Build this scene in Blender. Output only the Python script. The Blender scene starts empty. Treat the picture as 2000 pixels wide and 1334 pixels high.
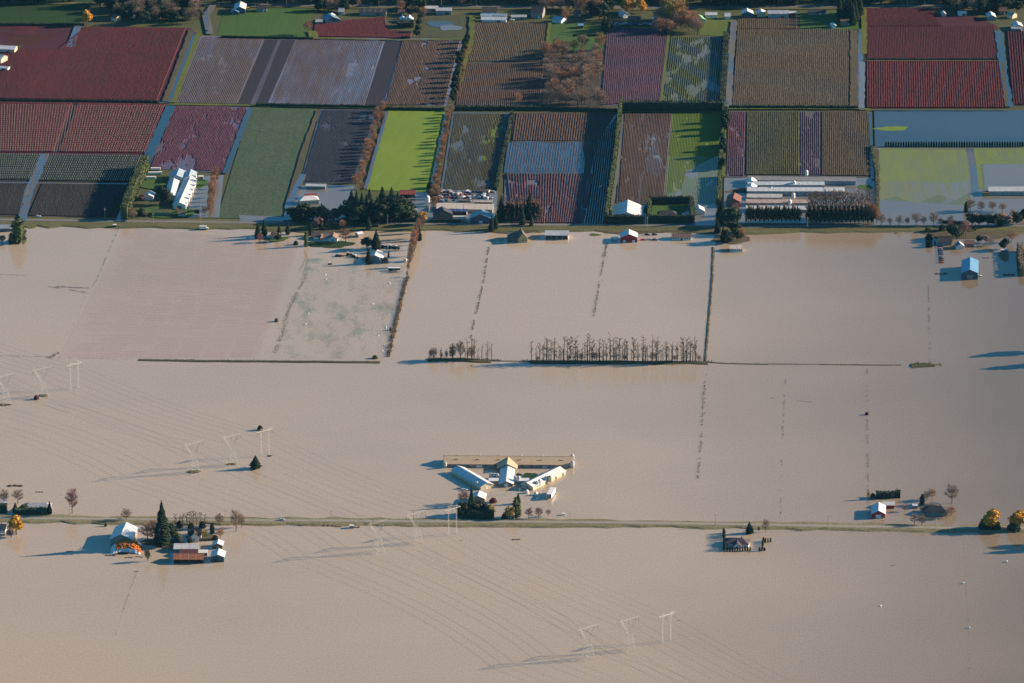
import bpy, math, random
from mathutils import Vector, Matrix
R = math.radians
S = bpy.context.scene
COL = S.collection

# ------------------------------------------------------------------ camera, sky, sun, exposure
W_PX, H_PX = 2000.0, 1334.0
F_PX = 11111.0
PITCH = R(18.3)
CAM = Vector((0.0, -4795.0, 1586.0))
cam_d = bpy.data.cameras.new("camera")
cam_d.lens = 200.0; cam_d.sensor_width = 36.0; cam_d.sensor_fit = 'HORIZONTAL'
cam_d.clip_start = 10.0; cam_d.clip_end = 150000.0
cam = bpy.data.objects.new("camera", cam_d); COL.objects.link(cam)
cam.location = CAM; cam.rotation_euler = (math.pi/2 - PITCH, 0, 0)
S.camera = cam

SUN_EL = R(18.5)
SUN_DIR = Vector((0.975*math.cos(SUN_EL), 0.222*math.cos(SUN_EL), math.sin(SUN_EL))).normalized()  # towards the sun
world = bpy.data.worlds.new("World"); S.world = world; world.use_nodes = True
wn = world.node_tree; wn.nodes.clear()
sky = wn.nodes.new("ShaderNodeTexSky"); sky.sky_type = 'NISHITA'; sky.sun_disc = False
sky.sun_elevation = SUN_EL; sky.sun_rotation = math.atan2(SUN_DIR.x, SUN_DIR.y)
sky.altitude = 100; sky.air_density = 1.0; sky.dust_density = 0.3; sky.ozone_density = 2.0
tint = wn.nodes.new("ShaderNodeMix"); tint.data_type = 'RGBA'; tint.blend_type = 'MULTIPLY'
tint.inputs[0].default_value = 1.0; tint.inputs[7].default_value = (0.30, 0.84, 1.05, 1)
bg = wn.nodes.new("ShaderNodeBackground"); bg.inputs[1].default_value = 0.064
wo = wn.nodes.new("ShaderNodeOutputWorld")
wn.links.new(sky.outputs[0], tint.inputs[6]); wn.links.new(tint.outputs[2], bg.inputs[0]); wn.links.new(bg.outputs[0], wo.inputs[0])
sun_d = bpy.data.lights.new("sun", 'SUN'); sun_d.energy = 5.0; sun_d.angle = R(0.5); sun_d.color = (1.0, 0.78, 0.57)
sun = bpy.data.objects.new("sun", sun_d); COL.objects.link(sun)
sun.rotation_euler = SUN_DIR.to_track_quat('Z', 'Y').to_euler()
S.view_settings.view_transform = 'Standard'; S.view_settings.look = 'None'
S.view_settings.exposure = 1.15; S.view_settings.gamma = 1.0; S.view_settings.use_curve_mapping = False
S.render.engine = 'CYCLES'; S.cycles.max_bounces = 4

# ------------------------------------------------------------------ survey: where a point of the photograph lies on level z
def P(px, py, z=0.0):
    x = (px - W_PX/2)/F_PX; y = -(py - H_PX/2)/F_PX
    c, s = math.cos(PITCH), math.sin(PITCH)
    d = Vector((x, c + y*s, -s + y*c))
    t = (z - CAM.z)/d.z
    return Vector((CAM.x + d.x*t, CAM.y + d.y*t, z))
def ppm(px, py):                       # photo pixels per metre there
    a, b = P(px, py), P(px + 10, py)
    return 10.0/(b - a).length
def vpm(px, py): return ppm(px, py)*math.cos(PITCH)

# ------------------------------------------------------------------ objects
def tag(o, label=None, cat=None, group=None, kind=None):
    if label: o['label'] = label
    if cat: o['category'] = cat
    if group: o['group'] = group
    if kind: o['kind'] = kind
    return o
def empty(name, loc, rz=0.0):
    o = bpy.data.objects.new(name, None); COL.objects.link(o); o.empty_display_size = 0.5
    o.location = loc; o.rotation_euler = (0, 0, rz)
    return o
class MB:
    def __init__(s): s.v = []; s.f = []; s.m = []
    def face(s, pts, m=0):
        n = len(s.v); s.v.extend([tuple(p) for p in pts]); s.f.append(tuple(range(n, n+len(pts)))); s.m.append(m)
    def box(s, c, d, rz=0.0, m=0, bottom=True):
        cx, cy, cz = c; hx, hy, hz = d[0]/2, d[1]/2, d[2]/2
        ca, sa = math.cos(rz), math.sin(rz); n = len(s.v)
        for z in (-hz, hz):
            for x, y in ((-hx, -hy), (hx, -hy), (hx, hy), (-hx, hy)):
                s.v.append((cx + x*ca - y*sa, cy + x*sa + y*ca, cz + z))
        fs = [(4,5,6,7), (0,1,5,4), (1,2,6,5), (2,3,7,6), (3,0,4,7)]
        if bottom: fs.append((3,2,1,0))
        for f in fs: s.f.append(tuple(n+i for i in f)); s.m.append(m)
    def tube(s, pts, rs, n=5, m=0, cap=True):
        pts = [Vector(p) for p in pts]
        if not hasattr(rs, '__len__'): rs = [rs]*len(pts)
        base = len(s.v); K = len(pts)
        for i, p in enumerate(pts):
            d = (pts[min(i+1, K-1)] - pts[max(i-1, 0)])
            if d.length < 1e-6: d = Vector((0,0,1))
            d.normalize()
            a = d.cross(Vector((0,0,1)))
            if a.length < 0.05: a = d.cross(Vector((1,0,0)))
            a.normalize(); b = d.cross(a)
            for k in range(n):
                t = 2*math.pi*k/n
                q = p + (a*math.cos(t) + b*math.sin(t))*rs[i]; s.v.append(tuple(q))
        for i in range(K-1):
            for k in range(n):
                a0 = base+i*n+k; a1 = base+i*n+(k+1)%n
                s.f.append((a0, a1, a1+n, a0+n)); s.m.append(m)
        if cap:
            s.f.append(tuple(base+(K-1)*n+k for k in range(n))); s.m.append(m)
            s.f.append(tuple(base+k for k in reversed(range(n)))); s.m.append(m)
    def lathe(s, prof, n=10, m=0, c=(0,0,0)):
        base = len(s.v)
        for r, z in prof:
            for k in range(n):
                t = 2*math.pi*k/n; s.v.append((c[0]+r*math.cos(t), c[1]+r*math.sin(t), c[2]+z))
        for i in range(len(prof)-1):
            for k in range(n):
                a0 = base+i*n+k; a1 = base+i*n+(k+1)%n
                s.f.append((a0, a1, a1+n, a0+n)); s.m.append(m)
    def mesh(s, name, mats):
        me = bpy.data.meshes.new(name); me.from_pydata(s.v, [], s.f)
        if not isinstance(mats, (list, tuple)): mats = [mats]
        for x in mats: me.materials.append(x)
        if len(mats) > 1: me.polygons.foreach_set("material_index", s.m)
        me.update(); return me
    def build(s, name, mats, parent=None, loc=(0,0,0), rz=0.0):
        return put(name, s.mesh(name, mats), parent, loc, rz)
def put(name, me, parent=None, loc=(0,0,0), rz=0.0, scale=None):
    o = bpy.data.objects.new(name, me); COL.objects.link(o)
    if parent: o.parent = parent
    o.location = loc; o.rotation_euler = (0, 0, rz)
    if scale: o.scale = scale
    return o
ORD = "first second third fourth fifth sixth seventh eighth ninth tenth eleventh twelfth thirteenth fourteenth fifteenth sixteenth seventeenth eighteenth nineteenth twentieth".split()
def ordw(i):
    if i < 20: return ORD[i]
    tens = {2:'twenty', 3:'thirty', 4:'forty', 5:'fifty', 6:'sixty', 7:'seventy', 8:'eighty', 9:'ninety'}[(i+1)//10]
    u = (i+1) % 10
    return (tens[:-1] + 'ieth') if u == 0 else tens + '-' + ORD[u-1]

# ------------------------------------------------------------------ materials
def lin(c):
    c = c/255.0
    return c/12.92 if c <= 0.04045 else ((c+0.055)/1.055)**2.4
def newmat(name):
    m = bpy.data.materials.new(name); m.use_nodes = True
    nt = m.node_tree; b = nt.nodes['Principled BSDF']
    return m, nt, b
def N(nt, t, **kw):
    n = nt.nodes.new(t)
    for k, v in kw.items(): setattr(n, k, v)
    return n
def noise(nt, vec, scale, detail=3.0, rough=0.55):
    n = N(nt, "ShaderNodeTexNoise"); n.inputs['Scale'].default_value = scale
    n.inputs['Detail'].default_value = detail; n.inputs['Roughness'].default_value = rough
    if vec is not None: nt.links.new(vec, n.inputs['Vector'])
    return n.outputs['Fac']
def ramp(nt, fac, a, b):
    r = N(nt, "ShaderNodeMapRange"); r.inputs[1].default_value = a; r.inputs[2].default_value = b
    nt.links.new(fac, r.inputs[0]); return r.outputs[0]
def mix(nt, fac, c1, c2, mode='MIX'):
    m = N(nt, "ShaderNodeMix", data_type='RGBA', blend_type=mode)
    if isinstance(fac, (int, float)): m.inputs[0].default_value = fac
    else: nt.links.new(fac, m.inputs[0])
    for i, c in ((6, c1), (7, c2)):
        if isinstance(c, (tuple, list)): m.inputs[i].default_value = (c[0], c[1], c[2], 1)
        else: nt.links.new(c, m.inputs[i])
    return m.outputs[2]
def scl(c, k): return tuple(x*k for x in c)
_mc = {}
def mat(name, c, rough=0.7, c2=None, scale=0.3, metal=0.0, rnd=0.0, stripe=None):
    """plain procedural surface: two tones on an object-space noise, optional ribs, per-object variation"""
    if name in _mc: return _mc[name]
    m, nt, b = newmat(name)
    tc = N(nt, "ShaderNodeTexCoord")
    c2 = c2 or scl(c, 0.72)
    f = ramp(nt, noise(nt, tc.outputs['Object'], scale, 4.0, 0.65), 0.32, 0.68)
    col = mix(nt, f, c, c2)
    if stripe:
        w = N(nt, "ShaderNodeTexWave"); w.inputs['Scale'].default_value = stripe[1]; w.bands_direction = stripe[0]
        nt.links.new(tc.outputs['Object'], w.inputs['Vector'])
        col = mix(nt, ramp(nt, w.outputs['Fac'], 0.0, 0.35), scl(c, 0.68), col)
    if rnd:
        oi = N(nt, "ShaderNodeObjectInfo"); mr = N(nt, "ShaderNodeMapRange")
        mr.inputs[3].default_value = 1-rnd; mr.inputs[4].default_value = 1+rnd
        nt.links.new(oi.outputs['Random'], mr.inputs[0])
        hs = N(nt, "ShaderNodeHueSaturation"); nt.links.new(mr.outputs[0], hs.inputs['Value']); nt.links.new(col, hs.inputs['Color'])
        col = hs.outputs[0]
    nt.links.new(col, b.inputs['Base Color'])
    b.inputs['Roughness'].default_value = rough; b.inputs['Metallic'].default_value = metal
    b.inputs['Specular IOR Level'].default_value = 0.25 if rough > 0.5 else 0.5
    _mc[name] = m; return m
# ground colours are entered as they look sunlit in the photograph and turned into albedo here
GAIN = (1.00, 1.12, 1.30)
GK = 0.62
def G(r, g, b): return (lin(r)*GK*GAIN[0], lin(g)*GK*GAIN[1], lin(b)*GK*GAIN[2])
def water_mat(name, c, c2, rough=0.10, spec=0.5, fine=0.10, east=None, weed=None):
    m, nt, b = newmat(name)
    ge = N(nt, "ShaderNodeNewGeometry"); pos = ge.outputs['Position']
    mb_ = N(nt, 'ShaderNodeMapping'); mb_.inputs['Scale'].default_value = (.55, 1.0, 1.0); mb_.inputs['Rotation'].default_value = (0,0,.35); nt.links.new(pos, mb_.inputs[0])
    big = ramp(nt, noise(nt, mb_.outputs[0], 0.0032, 6.0, 0.62), 0.28, 0.72)
    col = mix(nt, big, c, c2)
    if east:                                        # browner water eastwards, partly lens-edge darkening painted into the colour
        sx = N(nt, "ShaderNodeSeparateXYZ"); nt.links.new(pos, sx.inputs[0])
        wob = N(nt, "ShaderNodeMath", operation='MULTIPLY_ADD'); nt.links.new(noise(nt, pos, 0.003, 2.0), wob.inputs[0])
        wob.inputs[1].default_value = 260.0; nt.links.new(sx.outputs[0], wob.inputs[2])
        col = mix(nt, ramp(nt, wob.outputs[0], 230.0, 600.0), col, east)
    if weed:                                        # drowned growth showing through the shallows
        mw = N(nt, "ShaderNodeMapping"); mw.inputs['Scale'].default_value = (1.0, .4, 1.0); nt.links.new(pos, mw.inputs[0])
        col = mix(nt, ramp(nt, noise(nt, mw.outputs[0], 0.045, 7.0, 0.68), 0.50, 0.66), col, weed)
    mp = N(nt, "ShaderNodeMapping"); mp.inputs['Scale'].default_value = (1.0, 0.45, 1.0); nt.links.new(pos, mp.inputs[0])
    fn = noise(nt, mp.outputs[0], 0.75, 2.0, 0.7)
    k = N(nt, "ShaderNodeMapRange"); k.inputs[1].default_value = 0.25; k.inputs[2].default_value = 0.75
    k.inputs[3].default_value = 1-fine; k.inputs[4].default_value = 1+fine; nt.links.new(fn, k.inputs[0])
    hs = N(nt, "ShaderNodeHueSaturation"); nt.links.new(k.outputs[0], hs.inputs['Value']); nt.links.new(col, hs.inputs['Color'])
    nt.links.new(hs.outputs[0], b.inputs['Base Color'])
    b.inputs['Roughness'].default_value = rough; b.inputs['IOR'].default_value = 1.333; b.inputs['Specular IOR Level'].default_value = spec
    bp = N(nt, "ShaderNodeBump"); bp.inputs['Strength'].default_value = 0.5; bp.inputs['Distance'].default_value = 0.05
    nt.links.new(fn, bp.inputs['Height']); nt.links.new(bp.outputs[0], b.inputs['Normal'])
    _mc[name] = m; return m
def field_mat(name, c, c2, ang=0.0, wet=None, wet_lo=0.5, wet_hi=0.6, fine=0.25, wscale=0.008):
    """soil and ground cover: streaks along the rows (ang), coarse patches, optional puddled areas that mirror the sky"""
    if name in _mc: return _mc[name]
    m, nt, b = newmat(name)
    ge = N(nt, "ShaderNodeNewGeometry"); pos = ge.outputs['Position']
    mp0 = N(nt, "ShaderNodeMapping"); mp0.vector_type = 'TEXTURE'; mp0.inputs['Rotation'].default_value = (0, 0, ang); nt.links.new(pos, mp0.inputs[0])
    mp = N(nt, "ShaderNodeMapping"); mp.inputs['Scale'].default_value = (1.0, 0.06, 1.0); nt.links.new(mp0.outputs[0], mp.inputs[0])
    st = ramp(nt, noise(nt, mp.outputs[0], 0.22, 4.0, 0.7), 0.35, 0.65)
    pt = ramp(nt, noise(nt, pos, 0.012, 4.0, 0.6), 0.3, 0.7)
    ad = N(nt, "ShaderNodeMath", operation='MULTIPLY_ADD'); nt.links.new(st, ad.inputs[0]); ad.inputs[1].default_value = 0.5
    hl = N(nt, "ShaderNodeMath", operation='MULTIPLY'); nt.links.new(pt, hl.inputs[0]); hl.inputs[1].default_value = 0.5
    nt.links.new(hl.outputs[0], ad.inputs[2])
    col = mix(nt, ad.outputs[0], c, c2)
    fn = noise(nt, pos, 0.38, 3.0, 0.75)
    k = N(nt, "ShaderNodeMapRange"); k.inputs[1].default_value = 0.25; k.inputs[2].default_value = 0.75
    k.inputs[3].default_value = 1-fine; k.inputs[4].default_value = 1+fine; nt.links.new(fn, k.inputs[0])
    hs = N(nt, "ShaderNodeHueSaturation"); nt.links.new(k.outputs[0], hs.inputs['Value']); nt.links.new(col, hs.inputs['Color'])
    col = hs.outputs[0]
    if wet:
        mw = N(nt, "ShaderNodeMapping"); mw.inputs['Scale'].default_value = (1.0, 0.10, 1.0); nt.links.new(mp0.outputs[0], mw.inputs[0])
        a = noise(nt, mw.outputs[0], wscale, 5.0, 0.6)
        s2 = N(nt, "ShaderNodeMath", operation='MULTIPLY_ADD'); nt.links.new(st, s2.inputs[0]); s2.inputs[1].default_value = 0.22; nt.links.new(a, s2.inputs[2])
        w = ramp(nt, s2.outputs[0], wet_lo+0.11, wet_hi+0.11)
        col = mix(nt, w, col, wet)
        rr = N(nt, "ShaderNodeMapRange"); rr.inputs[3].default_value = 0.9; rr.inputs[4].default_value = 0.12
        nt.links.new(w, rr.inputs[0]); nt.links.new(rr.outputs[0], b.inputs['Roughness'])
    else:
        b.inputs['Roughness'].default_value = 0.9
    b.inputs['Specular IOR Level'].default_value = 0.45 if wet else 0.15
    nt.links.new(col, b.inputs['Base Color'])
    _mc[name] = m; return m
# ------------------------------------------------------------------ the setting: flood, land, roads, fields
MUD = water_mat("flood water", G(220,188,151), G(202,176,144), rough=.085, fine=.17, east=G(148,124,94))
WCLR = water_mat("standing clear water", G(62,76,82), G(90,94,92), rough=0.1, spec=0.42)
WGREY = water_mat("shallow grey water", G(146,134,118), G(126,120,110), rough=0.1, spec=0.5)
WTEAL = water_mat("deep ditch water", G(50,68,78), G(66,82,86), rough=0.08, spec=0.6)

def sheet(name, pts, z, m, kind='structure', flat=False):
    mb = MB(); mb.face([P(x, y, z) for x, y in reversed(pts)])
    me = mb.mesh(name, m); 
    if me.polygons[0].normal.z < 0: me.flip_normals()
    o = put(name, me); tag(o, kind=kind); return o
def blob(name, cx, cy, rx, ry, z, m, seed=0, n=28, kind='structure', rag=0.22):
    """an irregular puddle or patch, given by its middle and half sizes in photo pixels"""
    rn = random.Random(seed); ph = [rn.uniform(0, 6.28) for _ in range(5)]
    pts = []
    for i in range(n):
        t = 2*math.pi*i/n
        r = 1 + rag*(math.sin(2*t+ph[0])*0.5 + math.sin(3*t+ph[1])*0.5 + math.sin(5*t+ph[2])*0.35 + math.sin(9*t+ph[3])*0.25)
        pts.append((cx + rx*r*math.cos(t), cy + ry*r*math.sin(t)))
    return sheet(name, pts, z, m, kind)

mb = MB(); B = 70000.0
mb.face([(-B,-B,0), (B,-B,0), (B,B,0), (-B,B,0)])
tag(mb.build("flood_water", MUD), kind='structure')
LAND = field_mat("wet pasture", G(88,98,48), G(104,92,66), wet=None)
# dry land north of the main road, on to the horizon
road1 = [(-400,425.5), (0,431), (250,434), (500,437), (760,438), (1000,441), (1240,441.5), (1450,445), (1720,441), (2000,443), (2400,445)]
def along(line, x):
    for (x0,y0),(x1,y1) in zip(line, line[1:]):
        if x0 <= x <= x1: return y0 + (y1-y0)*(x-x0)/(x1-x0)
    return line[-1][1]
mb = MB()
south = [P(x, y+4, 0.45) for x, y in road1]
pts = [(-B, south[0].y, 0.45)] + [tuple(p) for p in south] + [(B, south[-1].y, 0.45), (B, B, 0.45), (-B, B, 0.45)]
mb.face(pts); 
for a, c in zip(south, south[1:]): mb.face([(a.x,a.y,-0.5), (c.x,c.y,-0.5), tuple(c), tuple(a)])
tag(mb.build("ground", LAND), kind='structure')

def strip(name, line, w, z, m, kind='structure', rag=0.0, bank=None, step=12.0, seed=1, wpx=False):
    """a ribbon along a photo-pixel polyline; w in metres; bank: slopes down to the water at both sides over that many metres"""
    rn = random.Random(seed); pts = []
    for (x0,y0),(x1,y1) in zip(line, line[1:]):
        a, b = P(x0,y0,z), P(x1,y1,z); n = max(1, int((b-a).length/step))
        for i in range(n): pts.append(a.lerp(b, i/n))
    pts.append(P(*line[-1], z))
    mb = MB(); L = []; 
    for i, p in enumerate(pts):
        d = (pts[min(i+1,len(pts)-1)] - pts[max(i-1,0)]).normalized(); s = Vector((-d.y, d.x, 0))
        hw1 = w/2*(1+rn.uniform(-rag, rag)); hw2 = w/2*(1+rn.uniform(-rag, rag))
        row = [p+s*hw1, p-s*hw2]
        if bank: row = [row[0]+s*bank*(1+rn.uniform(-rag,rag))-Vector((0,0,z+0.05))] + row + [row[1]-s*bank*(1+rn.uniform(-rag,rag))-Vector((0,0,z+0.05))]
        L.append(row)
    for a, b in zip(L, L[1:]):
        for k in range(len(a)-1): mb.face([a[k], a[k+1], b[k+1], b[k]])
    me = mb.mesh(name, m)
    o = put(name, me); tag(o, kind=kind); return o
GRASSV = field_mat("road verge grass", G(128,118,72), G(96,92,60), ang=R(90), fine=0.35)
GRASSD = field_mat("dyke grass", G(108,98,66), G(78,72,48), ang=R(90), fine=0.4)
ASPH = field_mat("road asphalt", G(138,128,116), G(120,112,104), ang=R(90), fine=0.12)
GRAV = field_mat("gravel track", G(122,112,102), G(100,96,94), wet=G(98,104,112), wet_lo=0.45, wet_hi=0.55)
PAINT = mat("road paint", (0.75,0.72,0.62), 0.6)
# main road
strip("verge", road1, 27, 1.0, GRASSV, rag=0.22, bank=4.0, seed=3)
strip("main_road", [(x, y-2.5) for x, y in road1], 7.5, 1.06, ASPH)
strip("road_centre_line", [(x, y-2.5) for x, y in road1], 0.3, 1.09, PAINT)
# lower causeway road
road2 = [(-300,1008), (0,1011.5), (300,1014.5), (500,1016), (800,1018), (1000,1019), (1250,1021), (1500,1025), (1700,1028.5), (1860,1031), (2050,1031), (2300,1033)]
strip("causeway_verge", road2, 13, 1.0, field_mat("causeway grass", G(164,146,104), G(128,118,82), ang=R(90), fine=.45), rag=0.38, bank=3.2, seed=5)
strip("causeway_road", [(x, y-0.3) for x, y in road2], 6.2, 1.06, field_mat("pale silted asphalt", G(176,160,140), G(160,148,122), ang=R(90), fine=.15))
strip("road_centre_line", [(x, y-0.3) for x, y in road2], 0.25, 1.09, PAINT)
# dykes standing out of the flood
strip("dyke", [(272,702), (400,704), (560,705), (742,706.5)], 2.6, 0.7, GRASSD, rag=0.35, bank=2.0, seed=7)
strip("dyke", [(836,700), (900,701), (960,704)], 7.0, 0.9, GRASSD, rag=0.5, bank=2.0, seed=8)
strip("dyke", [(960,704), (1035,705.5)], 1.6, 0.3, GRASSD, rag=0.5, bank=1.0, seed=9)
strip("dyke", [(1035,705), (1120,706), (1250,706.5), (1382,707)], 5.5, 0.9, GRASSD, rag=0.4, bank=2.5, seed=10)
strip("dyke", [(1382,707), (1420,709.5), (1500,711)], 1.6, 0.3, GRASSD, rag=0.6, bank=1.0, seed=11)
strip("dyke", [(1500,711), (1600,711)], .9, 0.2, GRASSD, rag=0.6, bank=.8, seed=15)
strip("dyke", [(1600,711), (1640,711.6), (1760,712.5)], 1.2, 0.3, GRASSD, rag=0.8, bank=1.2, seed=12)
strip("dyke", [(1780,712.5), (1826,712.5)], 5.0, 0.8, GRASSD, rag=0.8, bank=3, seed=13)
strip("bank", [(1393,482), (1391,540), (1386,600), (1381,660), (1377,705)], 0.9, 0.5, GRASSD, rag=0.8, bank=.5, seed=14)

# -- fields: quad corners in photo pixels: top left, top right, bottom right, bottom left
def rowdir(q):
    a = P(*q[0]).lerp(P(*q[1]), .5); b = P(*q[3]).lerp(P(*q[2]), .5)
    d = a-b; return math.atan2(-d.x, d.y)
from mathutils import noise as MN
def rows(q, n, w, h, m, name="crop_rows", label=None, cat="crop", z=0.5, seg=7.0, jit=0.14, seed=1, gap=0.0, tilt=0, prof=0.45):
    dip = gap; ca = math.cos(rowdir(q)); sa = math.sin(rowdir(q))
    rn = random.Random(seed); TL, TR, BR, BL = [P(x, y, z) for x, y in q]
    mb = MB()
    for i in range(n):
        u = (i+0.5)/n
        a = TL.lerp(TR, u); b = BL.lerp(BR, u); L = (b-a).length; k = max(2, int(L/seg))
        d = (b-a).normalized(); s = Vector((-d.y, d.x, 0)); prev = None
        for j in range(k+1):
            p = a.lerp(b, j/k) + s*rn.uniform(-.06,.06)*w; ww = w/2*(1+rn.uniform(-jit, jit)*.5); hh = h*.62*(1+rn.uniform(-jit, jit)*.8); nv = MN.fractal(Vector(((p.x*ca+p.y*sa)*.06, (-p.x*sa+p.y*ca)*.022, seed*3.1)), .7, 2.1, 5)*.8+.58+rn.uniform(-.08,.08) if dip else 1.0
            cur = [p+s*ww, p+s*ww*prof+Vector((0,0,hh)), p-s*ww*prof+Vector((0,0,hh*(1+rn.uniform(-.1,.1)))), p-s*ww]
            f_ = max(0.0, min(1.0, (nv-dip*.9)*3.0)) if dip else 1.0
            for v_ in cur[1:3]: v_.z -= hh*(1-f_)
            if prev and f_ > .06:
                for t in range(3): mb.face([prev[t], cur[t], cur[t+1], prev[t+1]])
            prev = cur
    me = mb.mesh(name, m)
    o = put(name, me); tag(o, label, cat, kind='stuff'); return o
FZ = [0.52]
def field(q, m, z=None):
    FZ[0] += 0.012
    return sheet("field", q, z or FZ[0], m)
def crop(name, c, c2=None, rough=0.9): 
    return field_mat(name, scl(c, .86), scl(c2 or scl(c, 0.6), .86), fine=0.4)
CRIM = crop("crimson canes", G(132,50,56), G(98,54,48)); CRIMD = crop("dark crimson canes", G(110,40,48), G(84,46,42))
MAUVE = crop("mauve canes", G(120,86,92), G(94,68,76)); OLIVE = crop("olive brown canes", G(118,100,76), G(96,82,64))
BROWN = crop("brown canes", G(120,94,76), G(92,72,62)); PSTUB = crop("pale stubble", G(136,112,98), G(112,92,84)); DARKC = crop("bare dark canes", G(78,70,64), G(56,52,50))
SOILR = field_mat("soil red", G(96,44,50), G(78,40,46)); SOILB = field_mat("soil brown", G(94,82,70), G(76,68,62))
SOILM = field_mat("soil mauve", G(98,78,88), G(84,70,80), wet=G(120,120,140), wet_lo=0.38, wet_hi=0.80)
SOILW = field_mat("soil under puddles", G(92,82,76), G(78,72,72), wet=G(122,118,132), wet_lo=0.38, wet_hi=0.85)
SOILO = field_mat("soil olive", G(96,88,66), G(82,76,60))
GREEN1 = field_mat("dark green pasture", G(54,78,34), G(44,66,32), fine=0.2); GREEN2 = field_mat("pasture green", G(88,112,48), G(70,98,42), fine=0.2)
LIMER = field_mat("drilled winter grass rows", G(112,128,40), G(92,112,40), fine=.2)
LIME = field_mat("bright winter grass", G(142,158,50), G(122,142,52), ang=R(-12), fine=0.12)
LIMEW = field_mat("flooded winter grass", G(130,142,48), G(112,128,52), ang=0.05, wet=G(128,126,104), wet_lo=0.40, wet_hi=0.85)
GGREY = field_mat("grey green cover crop", G(92,104,74), G(76,92,66), fine=0.45)
DSLATE = field_mat("dark slate soil", G(58,62,70), G(46,52,60), wet=G(104,104,116), wet_lo=0.42, wet_hi=0.85)
A7 = rowdir([(392,70),(905,76),(872,207),(338,200)])
MUDF = field_mat("puddled brown stubble", G(118,96,84), G(88,76,76), ang=A7, wet=G(146,140,152), wet_lo=0.38, wet_hi=0.70, wscale=0.008)
MUDD = field_mat("dark worked strip", G(66,58,60), G(56,52,58), ang=A7, fine=0.3)

# top rows of the valley floor
field([(-60,-4),(185,-4),(155,47),(-60,44)], GREEN1)
field([(-60,50),(152,52),(135,90),(-60,88)], SOILR); rows([(-60,50),(152,52),(140,70),(-60,68)], 1, 30, .6, CRIMD, seed=2)
field([(15,66),(140,68),(132,92),(15,88)], field_mat("rust stubble", G(96,48,34), G(74,38,32), ang=R(90), fine=.3))
q=[(-60,94),(40,92),(165,53),(375,55),(318,198),(-60,193)]; field(q, SOILR)
rows([(165,54),(362,56),(306,197),(0,193)], 76, 2.8, 1.7, CRIMD, label="crimson berry canes filling the big field at the upper left", seed=3)
rows([(-60,96),(130,96),(30,193),(-60,193)], 44, 2.4, 1.6, CRIMD, label="crimson berry canes at the left edge beside the white sheds", seed=4)
field([(435,24),(612,8),(605,72),(425,69)], GREEN2)
q=[(612,45),(705,40),(750,32),(758,57),(805,62),(800,76),(614,73)]; field(q, SOILR)
rows([(614,46),(752,34),(757,74),(614,72)], 60, 2.0, 1.5, CRIM, label="crimson canes behind the houses along the far road", seed=5)
rows([(755,60),(804,63),(800,76),(757,75)], 20, 2.0, 1.5, CRIM, label="short crimson canes beside the dark hedge block", seed=6)
field([(828,36),(925,26),(917,76),(818,72)], field_mat("rough grass", G(96,98,58), G(84,80,62)))
blob("pond", 858, 47, 22, 7, 0.82, WCLR, 3); blob("pond", 880, 54, 20, 6, 0.83, WGREY, 4)
field([(392,70),(905,76),(872,207),(338,200)], MUDF)
field([(517,77),(577,78),(522,204),(464,203)], MUDD); field([(752,80),(785,80),(748,206),(712,206)], MUDD)
field([(543,78),(549,78),(500,204),(488,204)], field_mat("pale streak", G(100,96,104), G(80,76,84), ang=A7))
rows([(395,72),(515,74),(462,203),(345,200)], 34, .5, .25, PSTUB, label="low brown stubble in the left part of the puddled field", seed=7, gap=0.07, z=.8)
rows([(580,76),(750,78),(712,205),(528,203)], 52, .5, .25, PSTUB, label="low brown stubble in the middle part of the puddled field", seed=8, gap=0.07, z=.8)
rows([(786,79),(898,80),(868,205),(752,205)], 36, 1.6, .9, BROWN, label="taller brown canes in the right part of the puddled field", seed=9, gap=0.05, z=.8)
field([(925,42),(1072,43),(1055,209),(888,207)], SOILO)
rows([(927,44),(1070,44),(1062,121),(905,120)], 42, 1.8, 1.2, OLIVE, label="olive brown canes, far half of the field", seed=10)
rows([(905,124),(1062,124),(1055,208),(890,206)], 42, 1.8, 1.2, BROWN, label="brown canes, near half of the field", seed=11)
field([(1074,44),(1182,50),(1178,110),(1066,110)], GREEN2)
field([(1066,100),(1180,96),(1172,212),(1056,212)], SOILB)
field([(1184,54),(1306,60),(1290,199),(1172,208)], SOILM)
rows([(1186,52),(1304,60),(1288,198),(1174,206)], 30, 2.2, 1.6, MAUVE, label="mauve cane rows right of the bare wood", seed=12)
field([(1308,72),(1420,72),(1409,200),(1292,199)], field_mat("wet green strips", G(96,106,72), G(88,92,80), wet=G(128,140,158), wet_lo=.38, wet_hi=.85, wscale=.010))
rows([(1310,73),(1416,73),(1405,198),(1294,198)], 26, 1.6, 1.1, crop("green brown canes", G(96,100,60), G(72,76,52)), label="green brown cane rows standing in puddles", seed=13, gap=0.07)
field([(1372,30),(1432,38),(1430,72),(1362,68)], field_mat("olive lawn", G(112,122,50), G(92,104,48), fine=.2))
field([(1432,36),(1560,36),(1560,58),(1676,58),(1676,208),(1421,209)], SOILO)
rows([(1440,58),(1664,58),(1660,207),(1430,207)], 58, 2.6, 1.3, OLIVE, label="dense olive brown canes in the large square field", seed=14)
rows([(1440,37),(1556,37),(1556,57),(1440,57)], 30, 2.4, 1.3, OLIVE, label="dense olive brown canes in the notch of the large field", seed=15)
field([(1562,26),(1680,20),(1680,57),(1562,57)], GREEN2)
q=[(1688,14),(1825,14),(1832,30),(1900,30),(1948,50),(1952,117),(1690,117)]; field(q, SOILR)
rows([(1692,17),(1812,17),(1840,52),(1692,52)], 60, 2.0, 1.5, CRIMD, label="crimson canes in the far corner field at upper right", seed=16)
rows([(1692,54),(1944,52),(1948,115),(1694,115)], 80, 2.4, 1.5, CRIMD, label="crimson canes packed below the far houses at upper right", seed=17)
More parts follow.
